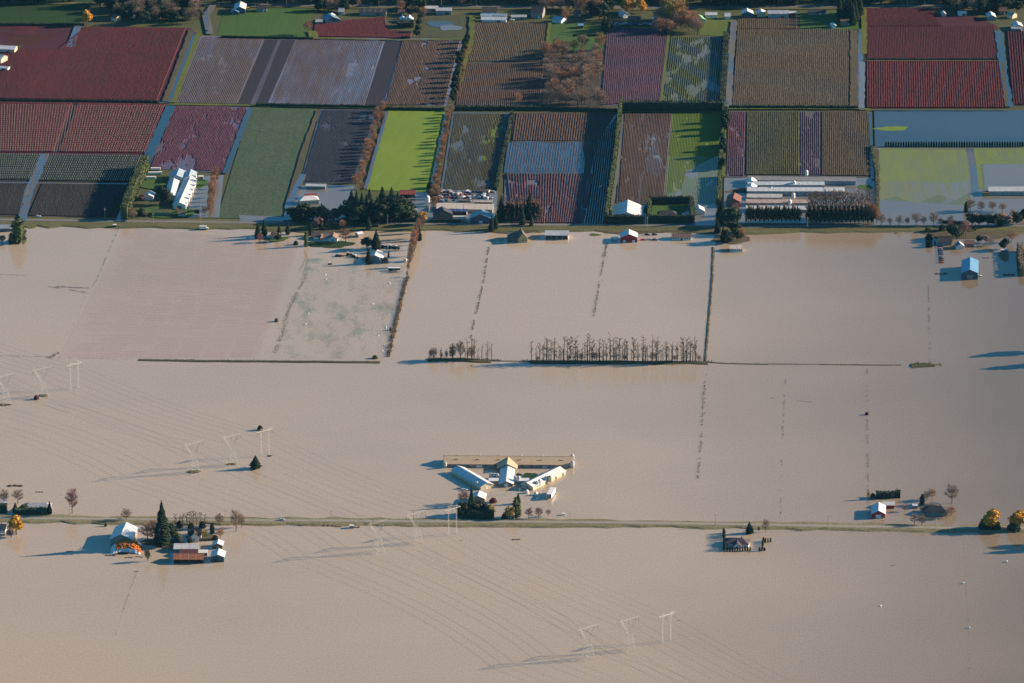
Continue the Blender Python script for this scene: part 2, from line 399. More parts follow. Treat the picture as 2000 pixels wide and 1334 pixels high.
field([(1688,119),(1958,119),(1966,212),(1688,212)], SOILR)
rows([(1692,121),(1954,121),(1961,211),(1692,211)], 58, 2.4, 1.9, CRIM, label="widely spaced crimson cane rows above the blue flooded field", seed=18)
field([(1964,60),(2150,60),(2160,206),(1976,206)], SOILR)
rows([(1966,62),(2150,62),(2160,205),(1978,205)], 36, 2.6, 2.0, CRIMD, label="dark crimson rows at the right edge", seed=19)
# second tier
field([(-80,198),(326,204),(286,303),(-80,299)], SOILR)
rows([(-60,200),(140,202),(103,298),(-60,298)], 58, 2.2, 1.9, CRIM, label="bright crimson canes left of the diagonal gap", seed=20)
rows([(152,202),(322,205),(284,300),(114,298)], 50, 2.2, 1.9, CRIM, label="bright crimson canes right of the diagonal gap", seed=21)
field([(-80,300),(284,304),(258,357),(-80,353)], SOILB)
NETC = crop("dark netted bushes", G(72,72,62), G(50,54,50))
rows([(-60,302),(80,303),(60,353),(-60,352)], 40, 2.0, 1.8, NETC, label="dark netted bushes left of the farm track", seed=22)
rows([(93,303),(276,305),(252,356),(72,354)], 52, 2.0, 1.8, NETC, label="dark netted bushes right of the farm track", seed=23)
field([(-80,357),(256,361),(230,426),(-80,421)], SOILB)
rows([(-60,358),(70,360),(42,421),(-60,419)], 40, 2.0, 1.7, DARKC, label="bare dark vines left of the gravel track", seed=24)
rows([(82,360),(250,362),(226,425),(56,422)], 52, 2.0, 1.7, DARKC, label="bare dark vines right of the gravel track", seed=25)
field([(336,206),(490,209),(442,338),(290,329)], SOILM)
rows([(342,208),(482,211),(434,336),(294,328)], 44, 1.8, 1.5, crop("red mauve canes", G(122,74,84), G(98,62,72)), label="red mauve canes above the white barns", seed=26, gap=0.06)
field([(490,209),(620,213),(562,427),(424,426)], GGREY)
field([(626,213),(742,213),(694,358),(586,357)], DSLATE)
rows([(630,216),(736,216),(688,356),(590,355)], 40, 1.2, .7, crop("slate stubble", G(70,70,76), G(50,54,62)), label="low dark stubble rows left of the rust coloured tree belt", seed=27, gap=0.07, z=.9)
field([(758,216),(872,217),(840,375),(716,371)], LIME)
field([(884,219),(1001,220),(969,377),(860,373)], field_mat("half drowned stubble", G(98,88,62), G(92,96,60), ang=-.12, wet=G(104,112,124), wet_lo=.35, wet_hi=.85, wscale=.007))
rows([(888,222),(996,223),(966,374),(866,371)], 34, 1.4, .8, crop("brown green stubble", G(96,86,58), G(72,68,52)), label="stubble rows half drowned behind the scrapyard", seed=28, gap=0.07, z=.8)
field([(952,222),(986,222),(952,345),(938,345)], field_mat("lime strip", G(118,132,44), G(104,112,52), ang=R(-6)))
field([(1004,220),(1204,220),(1178,438),(1062,436),(985,410)], SOILB)
sheet("pool_and_shade", [(992,279),(1030,275),(1080,280),(1136,276),(1142,310),(1140,342),(1090,337),(1030,341),(984,337)], 1.0, water_mat("pale sky water", G(80,84,92), G(74,78,86), spec=.6))
sheet("pool_and_shade", [(1168,277),(1203,222),(1180,436),(1130,437)], 1.02, WTEAL)  # dark sheet painting the tall hedge's cast shadow, not a pool
rows([(1008,222),(1172,222),(1166,276),(1000,276)], 34, 2.2, 1.6, BROWN, label="brown cane rows at the far end of the long wet field", seed=29)
rows([(998,278),(1166,278),(1160,337),(988,337)], 34, 1.0, 1.4, crop("grey drowned canes", G(112,100,98), G(92,84,86)), label="grey canes standing in pale water", seed=30, gap=0.07)
field([(986,339),(1160,339),(1136,437),(1062,436),(984,410)], field_mat("pink grey soil", G(112,100,102), G(100,90,92), wet=G(122,122,130), wet_lo=.4, wet_hi=.7), z=1.03)
rows([(988,339),(1162,339),(1140,436),(1000,436)], 32, 1.7, 1.6, crop("red canes thin", G(124,84,84), G(100,76,76)), label="red cane rows at the near end of the long wet field", seed=31, z=1.04, gap=0.04)
rows([(1166,278),(1206,224),(1186,436),(1142,436)], 9, 1.6, 1.0, crop("shade-darkened canes", G(70,66,60), G(50,52,50)), label="cane rows on the painted shade strip beside the tall hedge", seed=32, z=1.02, gap=0.07)  # cane colour darkened to paint the hedge's shade
field([(1217,219),(1314,219),(1298,395),(1204,396)], SOILW)
rows([(1220,221),(1312,221),(1296,393),(1208,394)], 30, 1.3, .8, BROWN, label="brown stubble rows behind the large white barn", seed=33, gap=0.07, z=.9)
mbp=[(1278,262),(1288,300),(1284,325),(1262,336),(1254,350),(1250,394),(1246,394),(1248,345),(1262,328),(1268,300),(1274,262)]
sheet("puddle", mbp, 1.1, WGREY); blob("puddle", 1278, 318, 14, 26, 1.08, WGREY, 21)
field([(1314,219),(1417,219),(1411,318),(1306,318)], field_mat("duller winter grass", G(124,138,46), G(108,124,48), fine=.15))
field([(1306,305),(1411,305),(1404,400),(1298,400)], LIMEW)
sheet("flooded_yard", [(1340,335),(1372,318),(1410,300),(1406,372),(1404,440),(1350,440),(1296,396),(1304,378),(1330,372)], 1.08, WGREY)
rows([(1316,221),(1415,221),(1406,398),(1300,398)], 34, .7, .05, LIMER, label="drilled winter grass right of the brown stubble", seed=34, gap=0.07, z=1.1, prof=.8)
field([(1420,217),(1457,217),(1455,346),(1416,346)], SOILW); field([(1456,217),(1562,217),(1562,343),(1454,343)], SOILO)
field([(1562,217),(1603,217),(1603,343),(1562,343)], SOILW); field([(1603,217),(1698,217),(1704,347),(1603,345)], SOILO)
rows([(1422,219),(1456,219),(1453,344),(1418,344)], 9, 1.8, 1.4, MAUVE, label="mauve rows, narrow left strip by the poultry sheds", seed=35, gap=0.07, z=.9)
rows([(1459,219),(1561,219),(1561,342),(1457,342)], 27, 2.0, 1.5, crop("olive canes", G(110,104,66), G(78,76,54)), label="olive cane rows directly above the poultry sheds", seed=36, z=.9)
rows([(1563,219),(1602,219),(1602,342),(1563,342)], 10, 1.6, 1.2, MAUVE, label="lilac puddled strip between two olive plots", seed=37, gap=0.07, z=.9)
rows([(1605,219),(1696,219),(1701,344),(1605,343)], 25, 2.0, 1.5, OLIVE, label="olive brown rows right of the lilac strip", seed=38, z=.9)
sheet("flooded_field", [(1707,214),(2150,216),(2150,284),(1709,286)], 1.12, WCLR)
blob("grass_patch", 1742, 251, 34, 4, 1.16, LIME, 5)
sheet("flooded_field", [(1700,286),(2150,284),(2150,440),(1698,440)], 1.10, WGREY)
rows([(1716,291),(1892,291),(1896,402),(1716,390)], 58, .9, .06, LIMER, label="lime green grass ridges rising from the flood", seed=39, gap=0.07, z=1.08, prof=.8)
LIMEX = field_mat("half flooded lime grass", G(128,140,54), G(120,130,66), fine=.2, wet=G(134,134,88), wet_lo=.35, wet_hi=.95)
field([(1716,290),(1892,292),(1896,352),(1850,358),(1790,352),(1716,356)], LIMEX, z=1.14)
field([(1716,345),(1896,345),(1898,372),(1868,392),(1830,380),(1790,398),(1750,384),(1716,392)], field_mat('mostly drowned lime grass', G(126,134,66), G(126,128,84), fine=.2, wet=G(138,130,110), wet_lo=.30, wet_hi=.70), z=1.13)
field([(1902,290),(2150,290),(2150,322),(1914,320),(1920,365),(1912,365)], LIMEW, z=1.14)
rows([(1903,291),(1918,291),(1924,370),(1908,370)], 5, 1.0, .05, LIMER, label="narrow lime ridges right of the drowned track", seed=40, gap=0.07, z=1.1)
rows([(1920,291),(2100,291),(2110,320),(1922,320)], 40, .8, .05, LIMER, label="short lime ridges at the right edge", seed=41, gap=0.07, z=1.1)
# green edges, ditches and tracks between the fields
DITCH = WTEAL
def line(name, pts, w, m, z=None, **k):
    FZ[0] += .012
    return strip(name, pts, w, z or (FZ[0]+.5), m, **k)
EDGEG = field_mat("field edge grass", G(118,120,44), G(96,100,48), fine=.3); EDGEB = field_mat("dead field edge", G(112,98,70), G(90,78,60), fine=.35)
line("farm_track", [(153,50),(137,92)], 8, GRAV); line("field_edge", [(388,60),(338,200)], 7, EDGEG, rag=.3); line("ditch", [(381,62),(330,199)], 4, WCLR)
line("field_edge", [(374,58),(322,198)], 6, EDGEB, rag=.3)
line("field_edge", [(330,203),(500,206),(740,211)], 5, EDGEG, rag=.4); line("ditch", [(330,200),(0,194)], 2.5, WTEAL)
line("ditch", [(334,206),(283,320),(262,368),(236,432)], 10, WTEAL, rag=.15); line("ditch", [(488,212),(440,338)], 6, WCLR, rag=.2)
line("farm_track", [(88,300),(66,355),(58,366),(42,432)], 9, GRAV, rag=.15); line("farm_track", [(-80,355),(256,359)], 3, GRAV)
line("field_edge", [(432,70),(615,74),(805,78),(905,76)], 5, EDGEG, rag=.5); line("farm_track", [(410,66),(402,30),(420,5)], 8, GRAV)
line("field_edge", [(622,215),(590,300),(562,400)], 4.5, EDGEB, rag=.3); line("farm_track", [(592,340),(566,395),(560,430)], 7, GRAV, rag=.2)
line("field_edge", [(922,30),(920,80),(905,130),(893,170)], 6, EDGEG, rag=.4); line("field_edge", [(610,60),(612,74)], 10, EDGEG, rag=.3)
line("field_edge", [(756,217),(714,368)], 3.5, GRAV, rag=.3); line("ditch", [(873,222),(841,374)], 4.5, WCLR, rag=.4)
line("field_edge", [(1074,44),(1064,122)], 4, EDGEG, rag=.3); line("field_edge", [(1306,64),(1291,199)], 2.5, EDGEG, rag=.2); line("field_edge", [(1417,75),(1408,199)], 4, EDGEG, rag=.2)
line("farm_track", [(1434,40),(1428,100),(1422,209)], 7, GRAV, rag=.2); line("farm_track", [(1681,56),(1680,110),(1678,212)], 5, GRAV); line("field_edge", [(1668,58),(1668,208)], 8, EDGEB, rag=.2)
line("field_edge", [(1687,16),(1688,105)], 6, EDGEG, rag=.2); line("ditch", [(1684,120),(1683,214)], 6, WGREY, rag=.2); line("field_edge", [(1690,118),(1955,118)], 3, EDGEB)
line("ditch", [(1950,60),(1957,118),(1971,208)], 8, WCLR, rag=.25); line("field_edge", [(1957,122),(1966,208)], 3.5, EDGEB, rag=.4)
line("field_edge", [(1421,212),(1700,212)], 3.5, EDGEG, rag=.4); line("field_edge", [(1690,214),(1965,214)], 3, EDGEG, rag=.4); line("field_edge", [(1217,218),(1414,218)], 5, EDGEG, rag=.3)
line("ditch", [(1421,103),(1412,205)], 4, WTEAL); line("farm_track", [(1211,222),(1204,330),(1192,400)], 6, GRAV, rag=.2)
line("ditch", [(1699,220),(1705,350)], 3, WCLR); line("field_edge", [(1711,290),(1713,345),(1714,425)], 5, EDGEB, rag=.4); line("farm_track", [(1894,290),(1902,345),(1904,380)], 7, GRAV, z=1.16)
line("field_edge", [(1705,287),(2150,287)], 4, EDGEG, z=1.2, rag=.3); line("field_edge", [(1417,220),(1413,345)], 5, EDGEG, z=1.2, rag=.3)
line("far_road", [(380,8),(700,11),(960,13),(1250,14),(1700,12),(2050,9)], 7.5, ASPH, z=1.2); line("verge", [(-60,3),(380,10),(700,14.5),(960,16),(1250,17),(1700,15),(2050,12)], 9, GRASSV, z=1.15, rag=.2)
# flooded yards in front of the road
for k, q in enumerate([[(575,362),(694,362),(686,420),(650,432),(566,432),(572,395)], [(795,372),(845,378),(846,436),(800,436)], [(372,345),(437,342),(428,425),(368,425)],
                       [(1300,392),(1404,380),(1404,438),(1366,438),(1300,400)], [(1414,347),(1716,347),(1716,436),(1414,436)], [(848,368),(972,374),(968,432),(846,432)], [(466,420),(566,424),(560,432),(470,432)],
                       [(1880,376),(2150,378),(2150,436),(1880,436)], [(1186,400),(1262,400),(1262,437),(1186,437)]]):
    sheet("flooded_yard", q, 0.99+0.008*k, WGREY)
for k, (cx, cy, rx, ry) in enumerate([(300,358,24,12),(390,358,14,10),(1475,372,60,5),(1690,366,14,6),(1300,410,40,18),(640,436,60,6),(330,414,60,10),(1950,428,60,5)]):
    blob("grass_patch", cx, cy, rx, ry, 1.14+.005*k, GREEN2 if k != 2 else EDGEB, 40+k)
# lawns and islets that stay above the flood south of the road
for k, (cx, cy, rx, ry, m) in enumerate([(645,477,44,7,GREEN1), (540,467,22,5,GREEN2), (1162,458,11,2.2,EDGEG), (1240,452,60,5,EDGEB), (1750,455,3,1,GREEN2), (1035,929,14,6,GREEN1), (60,444,10,1.6,EDGEG),
        (610,450,80,5,EDGEB), (735,445,110,5,GREEN1), (1400,452,40,5,EDGEB), (1890,458,90,8,EDGEB), (1430,468,34,8,EDGEB), (320,1060,40,9,EDGEB), (395,1050,26,7,EDGEB), (1800,712,22,3,GRASSD),
        (378,921,13,3.2,GRASSD), (452,906,9,2,GRASSD), (527,890,5,1.2,GRASSD), (84,772,9,2.4,GRASSD), (10,790,11,2,GRASSD), (1000,452,46,4,EDGEB)]):
    blob("islet", cx, cy, rx, ry, 0.30+.004*k, m, 60+k)

sheet("drowned_field", [(250,444),(588,474),(503,699),(112,699)], 0.02, water_mat("water over reddish canes", G(217,182,146), G(202,171,140), fine=.17))
sheet("drowned_field", [(600,505),(792,500),(748,700),(536,699)], 0.024, water_mat("water over drowned pasture", G(217,187,150), G(204,178,146), fine=.18, weed=G(160,152,118)))
# ------------------------------------------------------------------ trees and other plants
BARK = mat("bark", (0.13,0.095,0.07), 0.9, scale=2.0); BARKP = mat("pale bark", (0.24,0.19,0.15), 0.9, scale=2.0)
LEAF = {
 'green': mat("conifer needles", (0.035,0.060,0.028), 0.85, (0.022,0.040,0.022), 0.4, rnd=.25),
 'olive': mat("cypress leaves", (0.085,0.105,0.035), 0.85, (0.050,0.070,0.028), 0.4, rnd=.2),
 'dark': mat("dark leaves", (0.030,0.045,0.024), 0.85, (0.020,0.032,0.020), 0.4, rnd=.25),
 'gold': mat("golden leaves", (0.62,0.33,0.035), 0.8, (0.40,0.20,0.03), 0.5, rnd=.12),
 'ochre': mat("ochre leaves", (0.34,0.24,0.06), 0.8, (0.20,0.16,0.05), 0.5, rnd=.15),
 'twig': mat("bare twigs", (0.30,0.22,0.17), 0.9, (0.20,0.15,0.12), 0.5, rnd=.2),
 'rust': mat("rust brown twigs", (0.38,0.21,0.13), 0.9, (0.28,0.16,0.10), 0.5, rnd=.2),
 'pink': mat("reddish twigs", (0.32,0.17,0.15), 0.9, (0.20,0.12,0.11), 0.5, rnd=.2),
 'red': mat("dark red leaves", (0.16,0.035,0.04), 0.85, (0.10,0.03,0.03), 0.5, rnd=.2),
 'tuft': mat("drowned weeds", (0.17,0.13,0.085), 0.9, (0.09,0.075,0.05), 0.5, rnd=.1),
 'tuftg': mat("drowned grass", (0.12,0.12,0.05), 0.9, (0.07,0.075,0.04), 0.5),
}
def rdir(rn):
    z = rn.uniform(-1,1); t = rn.uniform(0, 6.2832); r = math.sqrt(1-z*z); return Vector((r*math.cos(t), r*math.sin(t), z))
def leafq(mb, p, s, rn, m=0):
    a = rdir(rn); b = a.cross(rdir(rn)).normalized()
    a = a*s*rn.uniform(.7,1.3)*.5; b = b*s*rn.uniform(.5,1.1)*.5
    mb.face([p-a-b*.6, p+a-b*.8, p+a*.8+b, p-a*.7+b*.8], m)
def twig(mb, p, d, L, w, rn, m=0):
    s = d.cross(rdir(rn)).normalized()*w
    mb.face([p-s, p+s, p+d*L], m)
# every kind is modelled 10 m tall and scaled
def k_conifer(seed, rad=1.9):
    rn = random.Random(seed); t = MB(); t.tube([(0,0,-.3),(0,0,4),(0,0,9.6)], [.24,.15,.03], 6)
    c = MB(); tiers = 24
    prof = lambda u: rad*(1-u)**0.85*(0.55+0.45*min(1,u*6))
    c.lathe([(prof(.08)*.45,.7),(prof(.2)*.62,2.0),(prof(.5)*.6,5.0),(prof(.8)*.5,8.0),(0.02,9.7)], 7)
    for i in range(tiers):
        u = i/(tiers-1)*.97; z = .6 + 9.2*u; r = prof(u); k = 8 if u < .7 else 6
        t0 = rn.uniform(0, 6.28)
        for j in range(k):
            th = t0 + 6.283*j/k + rn.uniform(-.25,.25); rr = r*rn.uniform(.72,1.2); d = Vector((math.cos(th), math.sin(th), 0)); s = Vector((-d.y, d.x, 0))
            w = .30*rr + .12; dz = rn.uniform(.25,.55)*rr
            a = Vector((0,0,z+.12)); mid = d*rr*.6 + Vector((0,0,z-dz*.25)); tip = d*rr + Vector((0,0,z-dz))
            c.face([a, mid-s*w, tip, mid+s*w])
            c.face([a+Vector((0,0,-.25)), mid-s*w*.6+Vector((0,0,-.4)), tip+Vector((0,0,-.15)), mid+Vector((0,0,.12))])
    return t.mesh("trunk", BARK), c
def k_round(seed, rx=3.6, lo=1.6, hi=10, nb=30, n=1700, s=.6):
    rn = random.Random(seed); t = MB(); t.tube([(0,0,-.3),(.1,0,2.2),(0,.1,5)], [.32,.24,.12], 6)
    c = MB(); cl = []
    for i in range(nb):
        d = rdir(rn); u = rn.uniform(.35,.78)
        cl.append((Vector((d.x*rx*u, d.y*rx*u, (lo+hi)/2 + d.z*(hi-lo)/2*u)), rn.uniform(.20,.36)*(hi-lo)/2*1.1))
        if i < 6: t.tube([(0,.05,rn.uniform(2,4)), tuple(cl[-1][0])], [.12,.04], 4)
    for i in range(n):
        p, r = cl[i % nb]; q = p + rdir(rn)*r*rn.uniform(.75,1.08); leafq(c, q, s, rn)
    for p, r in cl: c.lathe([(.01,-r*.62),(r*.55,-r*.4),(r*.72,0),(r*.5,r*.45),(.01,r*.62)], 6, c=tuple(p))
    return t.mesh("trunk", BARK), c
def k_column(seed, r=1.1):
    rn = random.Random(seed); t = MB(); t.tube([(0,0,-.3),(0,0,2)], [.2,.15], 6)
    c = MB(); c.lathe([(r*.6,.1),(r*.85,2),(r*.85,5),(r*.6,8),(.02,9.8)], 8)
    for i in range(320):
        z = 10*rn.random()**1.0; rr = r*(1.0 if z < 6 else max(.06,(10-z)/4)**.6)*rn.uniform(.9,1.15); th = rn.uniform(0,6.28)
        leafq(c, Vector((rr*math.cos(th), rr*math.sin(th), z)), .5, rn)
    return t.mesh("trunk", BARK), c
def k_bare(seed, spread=3.4, fork=2.6, n=1000, w=.055, low=0.25):
    rn = random.Random(seed); t = MB(); c = MB(); tips = []
    t.tube([(0,0,-.3),(rn.uniform(-.15,.15),rn.uniform(-.15,.15),fork),(rn.uniform(-.3,.3),rn.uniform(-.3,.3),6.5),(0,0,9.3)], [.26,.2,.1,.02], 5)
    nl = 11
    for i in range(nl):
        th = 6.283*i/nl*2.4 + rn.uniform(-.3,.3); z0 = fork*.75 + (8.3-fork)*i/nl; u = (z0-fork*.7)/(9-fork*.7)
        R_ = spread*(1-.55*u)*rn.uniform(.7,1.1); z1 = min(9.9, z0 + rn.uniform(1.0,2.6)*(1-.4*u)+.4)
        p0 = Vector((0,0,z0)); p2 = Vector((math.cos(th)*R_, math.sin(th)*R_, z1)); p1 = p0.lerp(p2,.5)+Vector((0,0,-.1))
        t.tube([p0,p1,p2], [.11,.07,.02], 4, cap=False); tips += [(p0.lerp(p2, v), (p2-p0).normalized()) for v in (.35,.5,.65,.8,.9,1)]
    tips += [(Vector((0,0,z)), Vector((0,0,1))) for z in (6,7,8,9)]
    for i in range(n):
        p, d = tips[rn.randrange(len(tips))]; dd = (d*.6 + rdir(rn)*.75 + Vector((0,0,.35))).normalized()
        twig(c, p, dd, rn.uniform(.7,1.7)*spread/3.4, w, rn)
    for i in range(int(n*1.1)):
        d = rdir(rn); u = rn.random()**.45; z = 5.9 + d.z*u*3.9; sq = 1.0 if z > 4 else .75
        p = Vector((d.x*u*spread*.92*sq, d.y*u*spread*.92*sq, max(fork, z))); twig(c, p, (Vector((p.x,p.y,(z-2)*.9)).normalized()+rdir(rn)*.5).normalized(), rn.uniform(.5,1.2), w*.9, rn)
    return t.mesh("trunk", BARK), c
def k_poplar(seed, r=1.2, n=640, w=.06, bare_lo=1.2):
    rn = random.Random(seed); t = MB(); c = MB()
    lean = rn.uniform(-.35,.35)
    t.tube([(0,0,-.3),(lean*.4,0,4),(lean,0,9.6)], [.17,.12,.02], 5)
    for i in range(26):
        z = bare_lo + (9-bare_lo)*i/26; th = rn.uniform(0,6.28); u = (z-bare_lo)/(10-bare_lo)
        L = r*(.55+.9*math.sin(math.pi*min(1,u*.9+.1)))*rn.uniform(.6,1.2)
        p0 = Vector((lean*z/10,0,z)); d = Vector((math.cos(th), math.sin(th), 1.1)).normalized()
        t.tube([p0, p0+d*L], [.05,.015], 3, cap=False)
        for k in range(n//26):
            twig(c, p0+d*L*rn.uniform(.3,1), (d+rdir(rn)*.6).normalized(), rn.uniform(.3,.8), w, rn)
    return t.mesh("trunk", BARK), c
def k_snag(seed):
    """tall thin cottonwood with a broken bare top"""
    rn = random.Random(seed); t = MB(); c = MB(); lean = rn.uniform(-.5,.5)
    t.tube([(0,0,-.3),(lean*.3,0,4),(lean*.5,0,7),(lean,0,9.8)], [.22,.17,.12,.05], 5)
    for i in range(15):
        z = 1.5 + 8*rn.random(); th = rn.uniform(0,6.28); L = rn.uniform(.5,1.6)
        p0 = Vector((lean*.07*z,0,z)); d = Vector((math.cos(th), math.sin(th), rn.uniform(.2,1))).normalized()
        t.tube([p0, p0+d*L], [.07,.02], 3, cap=False)
        for k in range(16): twig(c, p0+d*L*rn.uniform(.2,1), (d+rdir(rn)*.7).normalized(), rn.uniform(.3,.8), .06, rn)
    return t.mesh("trunk", BARK), c
def k_dark_crown(seed):  # dark lower leaves are added to imitate the crown's shaded side
    """row tree: clean stem, dark lower crown, thin bare top"""
    rn = random.Random(seed); t = MB(); t.tube([(0,0,-.3),(0,0,5),(rn.uniform(-.2,.2),0,9.7)], [.13,.1,.02], 5)
    c = MB()
    for i in range(330):
        z = rn.uniform(1.6,7.2) if rn.random() < .8 else rn.uniform(6,8.6); r = 1.15*math.sin(math.pi*min(1,max(.08,(z-1.2)/8)))*rn.uniform(.3,1.1); th = rn.uniform(0,6.28)
        leafq(c, Vector((r*math.cos(th), r*math.sin(th), z)), .55, rn)
    for i in range(90): twig(c, Vector((rn.uniform(-.3,.3),rn.uniform(-.3,.3),rn.uniform(6,9.2))), (rdir(rn)*.5+Vector((0,0,1))).normalized(), rn.uniform(.5,1.2), .11, rn, 1)
    return t.mesh("trunk", BARK), c
def k_shrub(seed, n=260):
    rn = random.Random(seed); t = MB(); t.tube([(0,0,-.3),(.2,.1,3)], [.3,.1], 4); t.tube([(0,0,0),(-1.5,.8,5)], [.2,.06], 4)
    c = MB(); c.lathe([(3.6,.1),(4.4,2.5),(3.6,5.5),(1.6,8),(.05,9)], 8)
    for i in range(n):
        d = rdir(rn); d.z = abs(d.z); leafq(c, Vector((d.x*4.9, d.y*4.9, d.z*9.4))*rn.uniform(.86,1.06), 1.7, rn)
    return t.mesh("trunk", BARK), c
KINDS = {'conifer': [k_conifer(s, r) for s, r in ((1,1.9),(2,2.2),(3,1.6))], 'round': [k_round(s) for s in (11,12,13)],
         'column': [k_column(21), k_column(22, 1.3)], 'bare': [k_bare(s) for s in (31,32,33,34)], 'poplar': [k_poplar(s) for s in (41,42,43)],
         'snag': [k_snag(s) for s in (51,52,53,54,55,56)], 'dark_crown': [k_dark_crown(s) for s in (61,62,63)], 'shrub': [k_shrub(s) for s in (71,72)],
         'willow': [k_bare(s, 2.6, 1.2, 1100, .07) for s in (81,82)]}
NAMES = {'conifer':'conifer_tree','round':'broadleaf_tree','column':'columnar_cypress','bare':'bare_tree','poplar':'bare_poplar','snag':'bare_cottonwood','dark_crown':'row_tree','shrub':'shrub','willow':'bare_willow'}
_crown = {}
def crown_mesh(kind, i, leaf):
    key = (kind, i, leaf)
    if key not in _crown:
        tr, c = KINDS[kind][i]; ms = [LEAF[leaf]] + ([LEAF['rust']] if kind == 'dark_crown' else [])
        _crown[key] = c.mesh("crown", ms)
    return _crown[key]
TR = random.Random(99)
def tree(kind, px, py, h, leaf, label, group=None, wide=1.0, z=0.0, name=None, loc=None):
    i = TR.randrange(len(KINDS[kind])); p = loc or P(px, py, z)
    o = empty(name or NAMES[kind], p, TR.uniform(0, 6.28)); s = h/10.0; wide *= {'round':1.3,'conifer':1.3,'bare':1.15,'willow':1.3,'poplar':1.2,'snag':1.15}.get(kind,1.1); o.scale = (s*wide, s*wide, s)
    tag(o, label, 'tree' if kind != 'shrub' else 'shrub', group)
    put("trunk", KINDS[kind][i][0], o); m = crown_mesh(kind, i, leaf); put(m.name.split('.')[0], m, o)
    return o
def tree_row(kind, pts, n, h, leaf, lab, group, wide=1.0, jit=1.5, z=0.0, hj=.15, order=True):
    """n trees along a photo-pixel polyline; lab gets the ordinal put in front"""
    L = [P(x,y,z) for x,y in pts]; seg = [(b-a).length for a,b in zip(L, L[1:])]; T = sum(seg)
    for i in range(n):
        d = T*(i+.5)/n; k = 0
        while k < len(seg)-1 and d > seg[k]: d -= seg[k]; k += 1
        p = L[k].lerp(L[k+1], d/seg[k]) + Vector((TR.uniform(-jit,jit), TR.uniform(-jit,jit), 0))
        tree(kind, 0, 0, h*(1+TR.uniform(-hj,hj)), leaf, (ordw(i) + " " + lab) if order else lab, group, wide*(1+TR.uniform(-.15,.15)), loc=p)
def hedge(pts, w, h, leaf, label, z=0.0, rag=.08, dens=.55, s=1.1, name="clipped_hedge", n_stem=4):
    """a real hedge: stems, an inner body and thousands of leaf sprays on it"""
    rn = random.Random(int(pts[0][0]*7+pts[0][1])); L = [P(x,y,z) for x,y in pts]; c0 = L[0].copy()
    root = empty(name, c0); tag(root, label, 'hedge'); mb = MB(); st = MB(); prev = None
    for a, b in zip(L, L[1:]):
        n = max(1, int((b-a).length/4)); d = (b-a).normalized(); sd = Vector((-d.y, d.x, 0))
        for i in range(n+1):
            p = a.lerp(b, i/n) - c0; hh = h*(1+rn.uniform(-rag,rag)); ww = w/2*(1+rn.uniform(-rag,rag))*.85
            cur = [p+sd*ww, p+sd*ww*.9+Vector((0,0,hh*.93)), p-sd*ww*.9+Vector((0,0,hh*.93)), p-sd*ww]
            if prev:
                for t in range(3): mb.face([prev[t], cur[t], cur[t+1], prev[t+1]])
            if i in (0, n): mb.face(cur if i == 0 else cur[::-1])
            prev = cur
            if i % n_stem == 0: st.tube([p-Vector((0,0,.3)), p+Vector((0,0,h*.6))], [.2,.08], 4)
        prev = None
        A = (b-a).length*(2*h+w); k = int(min(5000, A*dens/(s*s)))
        for i in range(k):
            q = a.lerp(b, rn.random()) - c0; u = rn.random()*(2*h+w)
            if u < h: q = q + sd*w/2 + Vector((0,0,u))
            elif u < h+w: q = q + sd*(w/2-(u-h)) + Vector((0,0,h))
            else: q = q - sd*w/2 + Vector((0,0,u-h-w))
            leafq(mb, q + rdir(rn)*.25, s, rn)
    mb.build("foliage", LEAF[leaf], root); st.build("stems", BARK, root); return root
def tufts(pts, w, dens, h, leaf, label, z=0.0, s=.5, gap=0.35, cl=9.0, seed=5, name="weeds", cat="weeds"):
    rn = random.Random(seed + int(pts[0][0])); L = [P(x,y,z) for x,y in pts]; mb = MB()
    for a, b in zip(L, L[1:]):
        T = (b-a).length; d = (b-a).normalized(); sd = Vector((-d.y, d.x, 0)); t = 0.0
        while t < T:
            on = rn.random() > gap; run = rn.uniform(.3,1.2)*cl; 
            if on:
                ww = w*rn.uniform(.4,1.2)
                for i in range(int(dens*.8*min(run, T-t))):
                    p = a + d*(t+rn.random()*run) + sd*rn.gauss(0, ww*.35); dd = (Vector((0,0,1))+rdir(rn)*.8).normalized()
                    if dd.z < .1: dd.z = .3
                    twig(mb, p, dd, h*rn.uniform(.4,1.2), s*rn.uniform(.4,1)*.5, rn)
            t += run
    if not mb.f: return
    o = mb.build(name, LEAF[leaf]); tag(o, label, cat, kind='stuff'); return o
def scatter(q, n, h, s, leaf, label, seed=1, clump=0.02, thr=.52, z=0.0, name="weeds", flat=.8):
    from mathutils import noise as mn
    rn = random.Random(seed); TL, TR_, BR, BL = [P(x,y,z) for x,y in q]; mb = MB(); k = 0; tries = 0
    while k < n and tries < n*12:
        tries += 1; u, v = rn.random(), rn.random(); p = TL.lerp(TR_,u).lerp(BL.lerp(BR,u), v)
        if mn.noise(Vector((p.x*clump, p.y*clump*.45, seed))) + .5 < thr: continue
        dd = (Vector((0,0,1))*(1-flat)+rdir(rn)*flat); dd.z = abs(dd.z); twig(mb, p, dd.normalized(), h*rn.uniform(.5,1.3), s*rn.uniform(.4,1)*.5, rn); k += 1
    o = mb.build(name, LEAF[leaf]); tag(o, label, 'weeds', kind='stuff'); return o
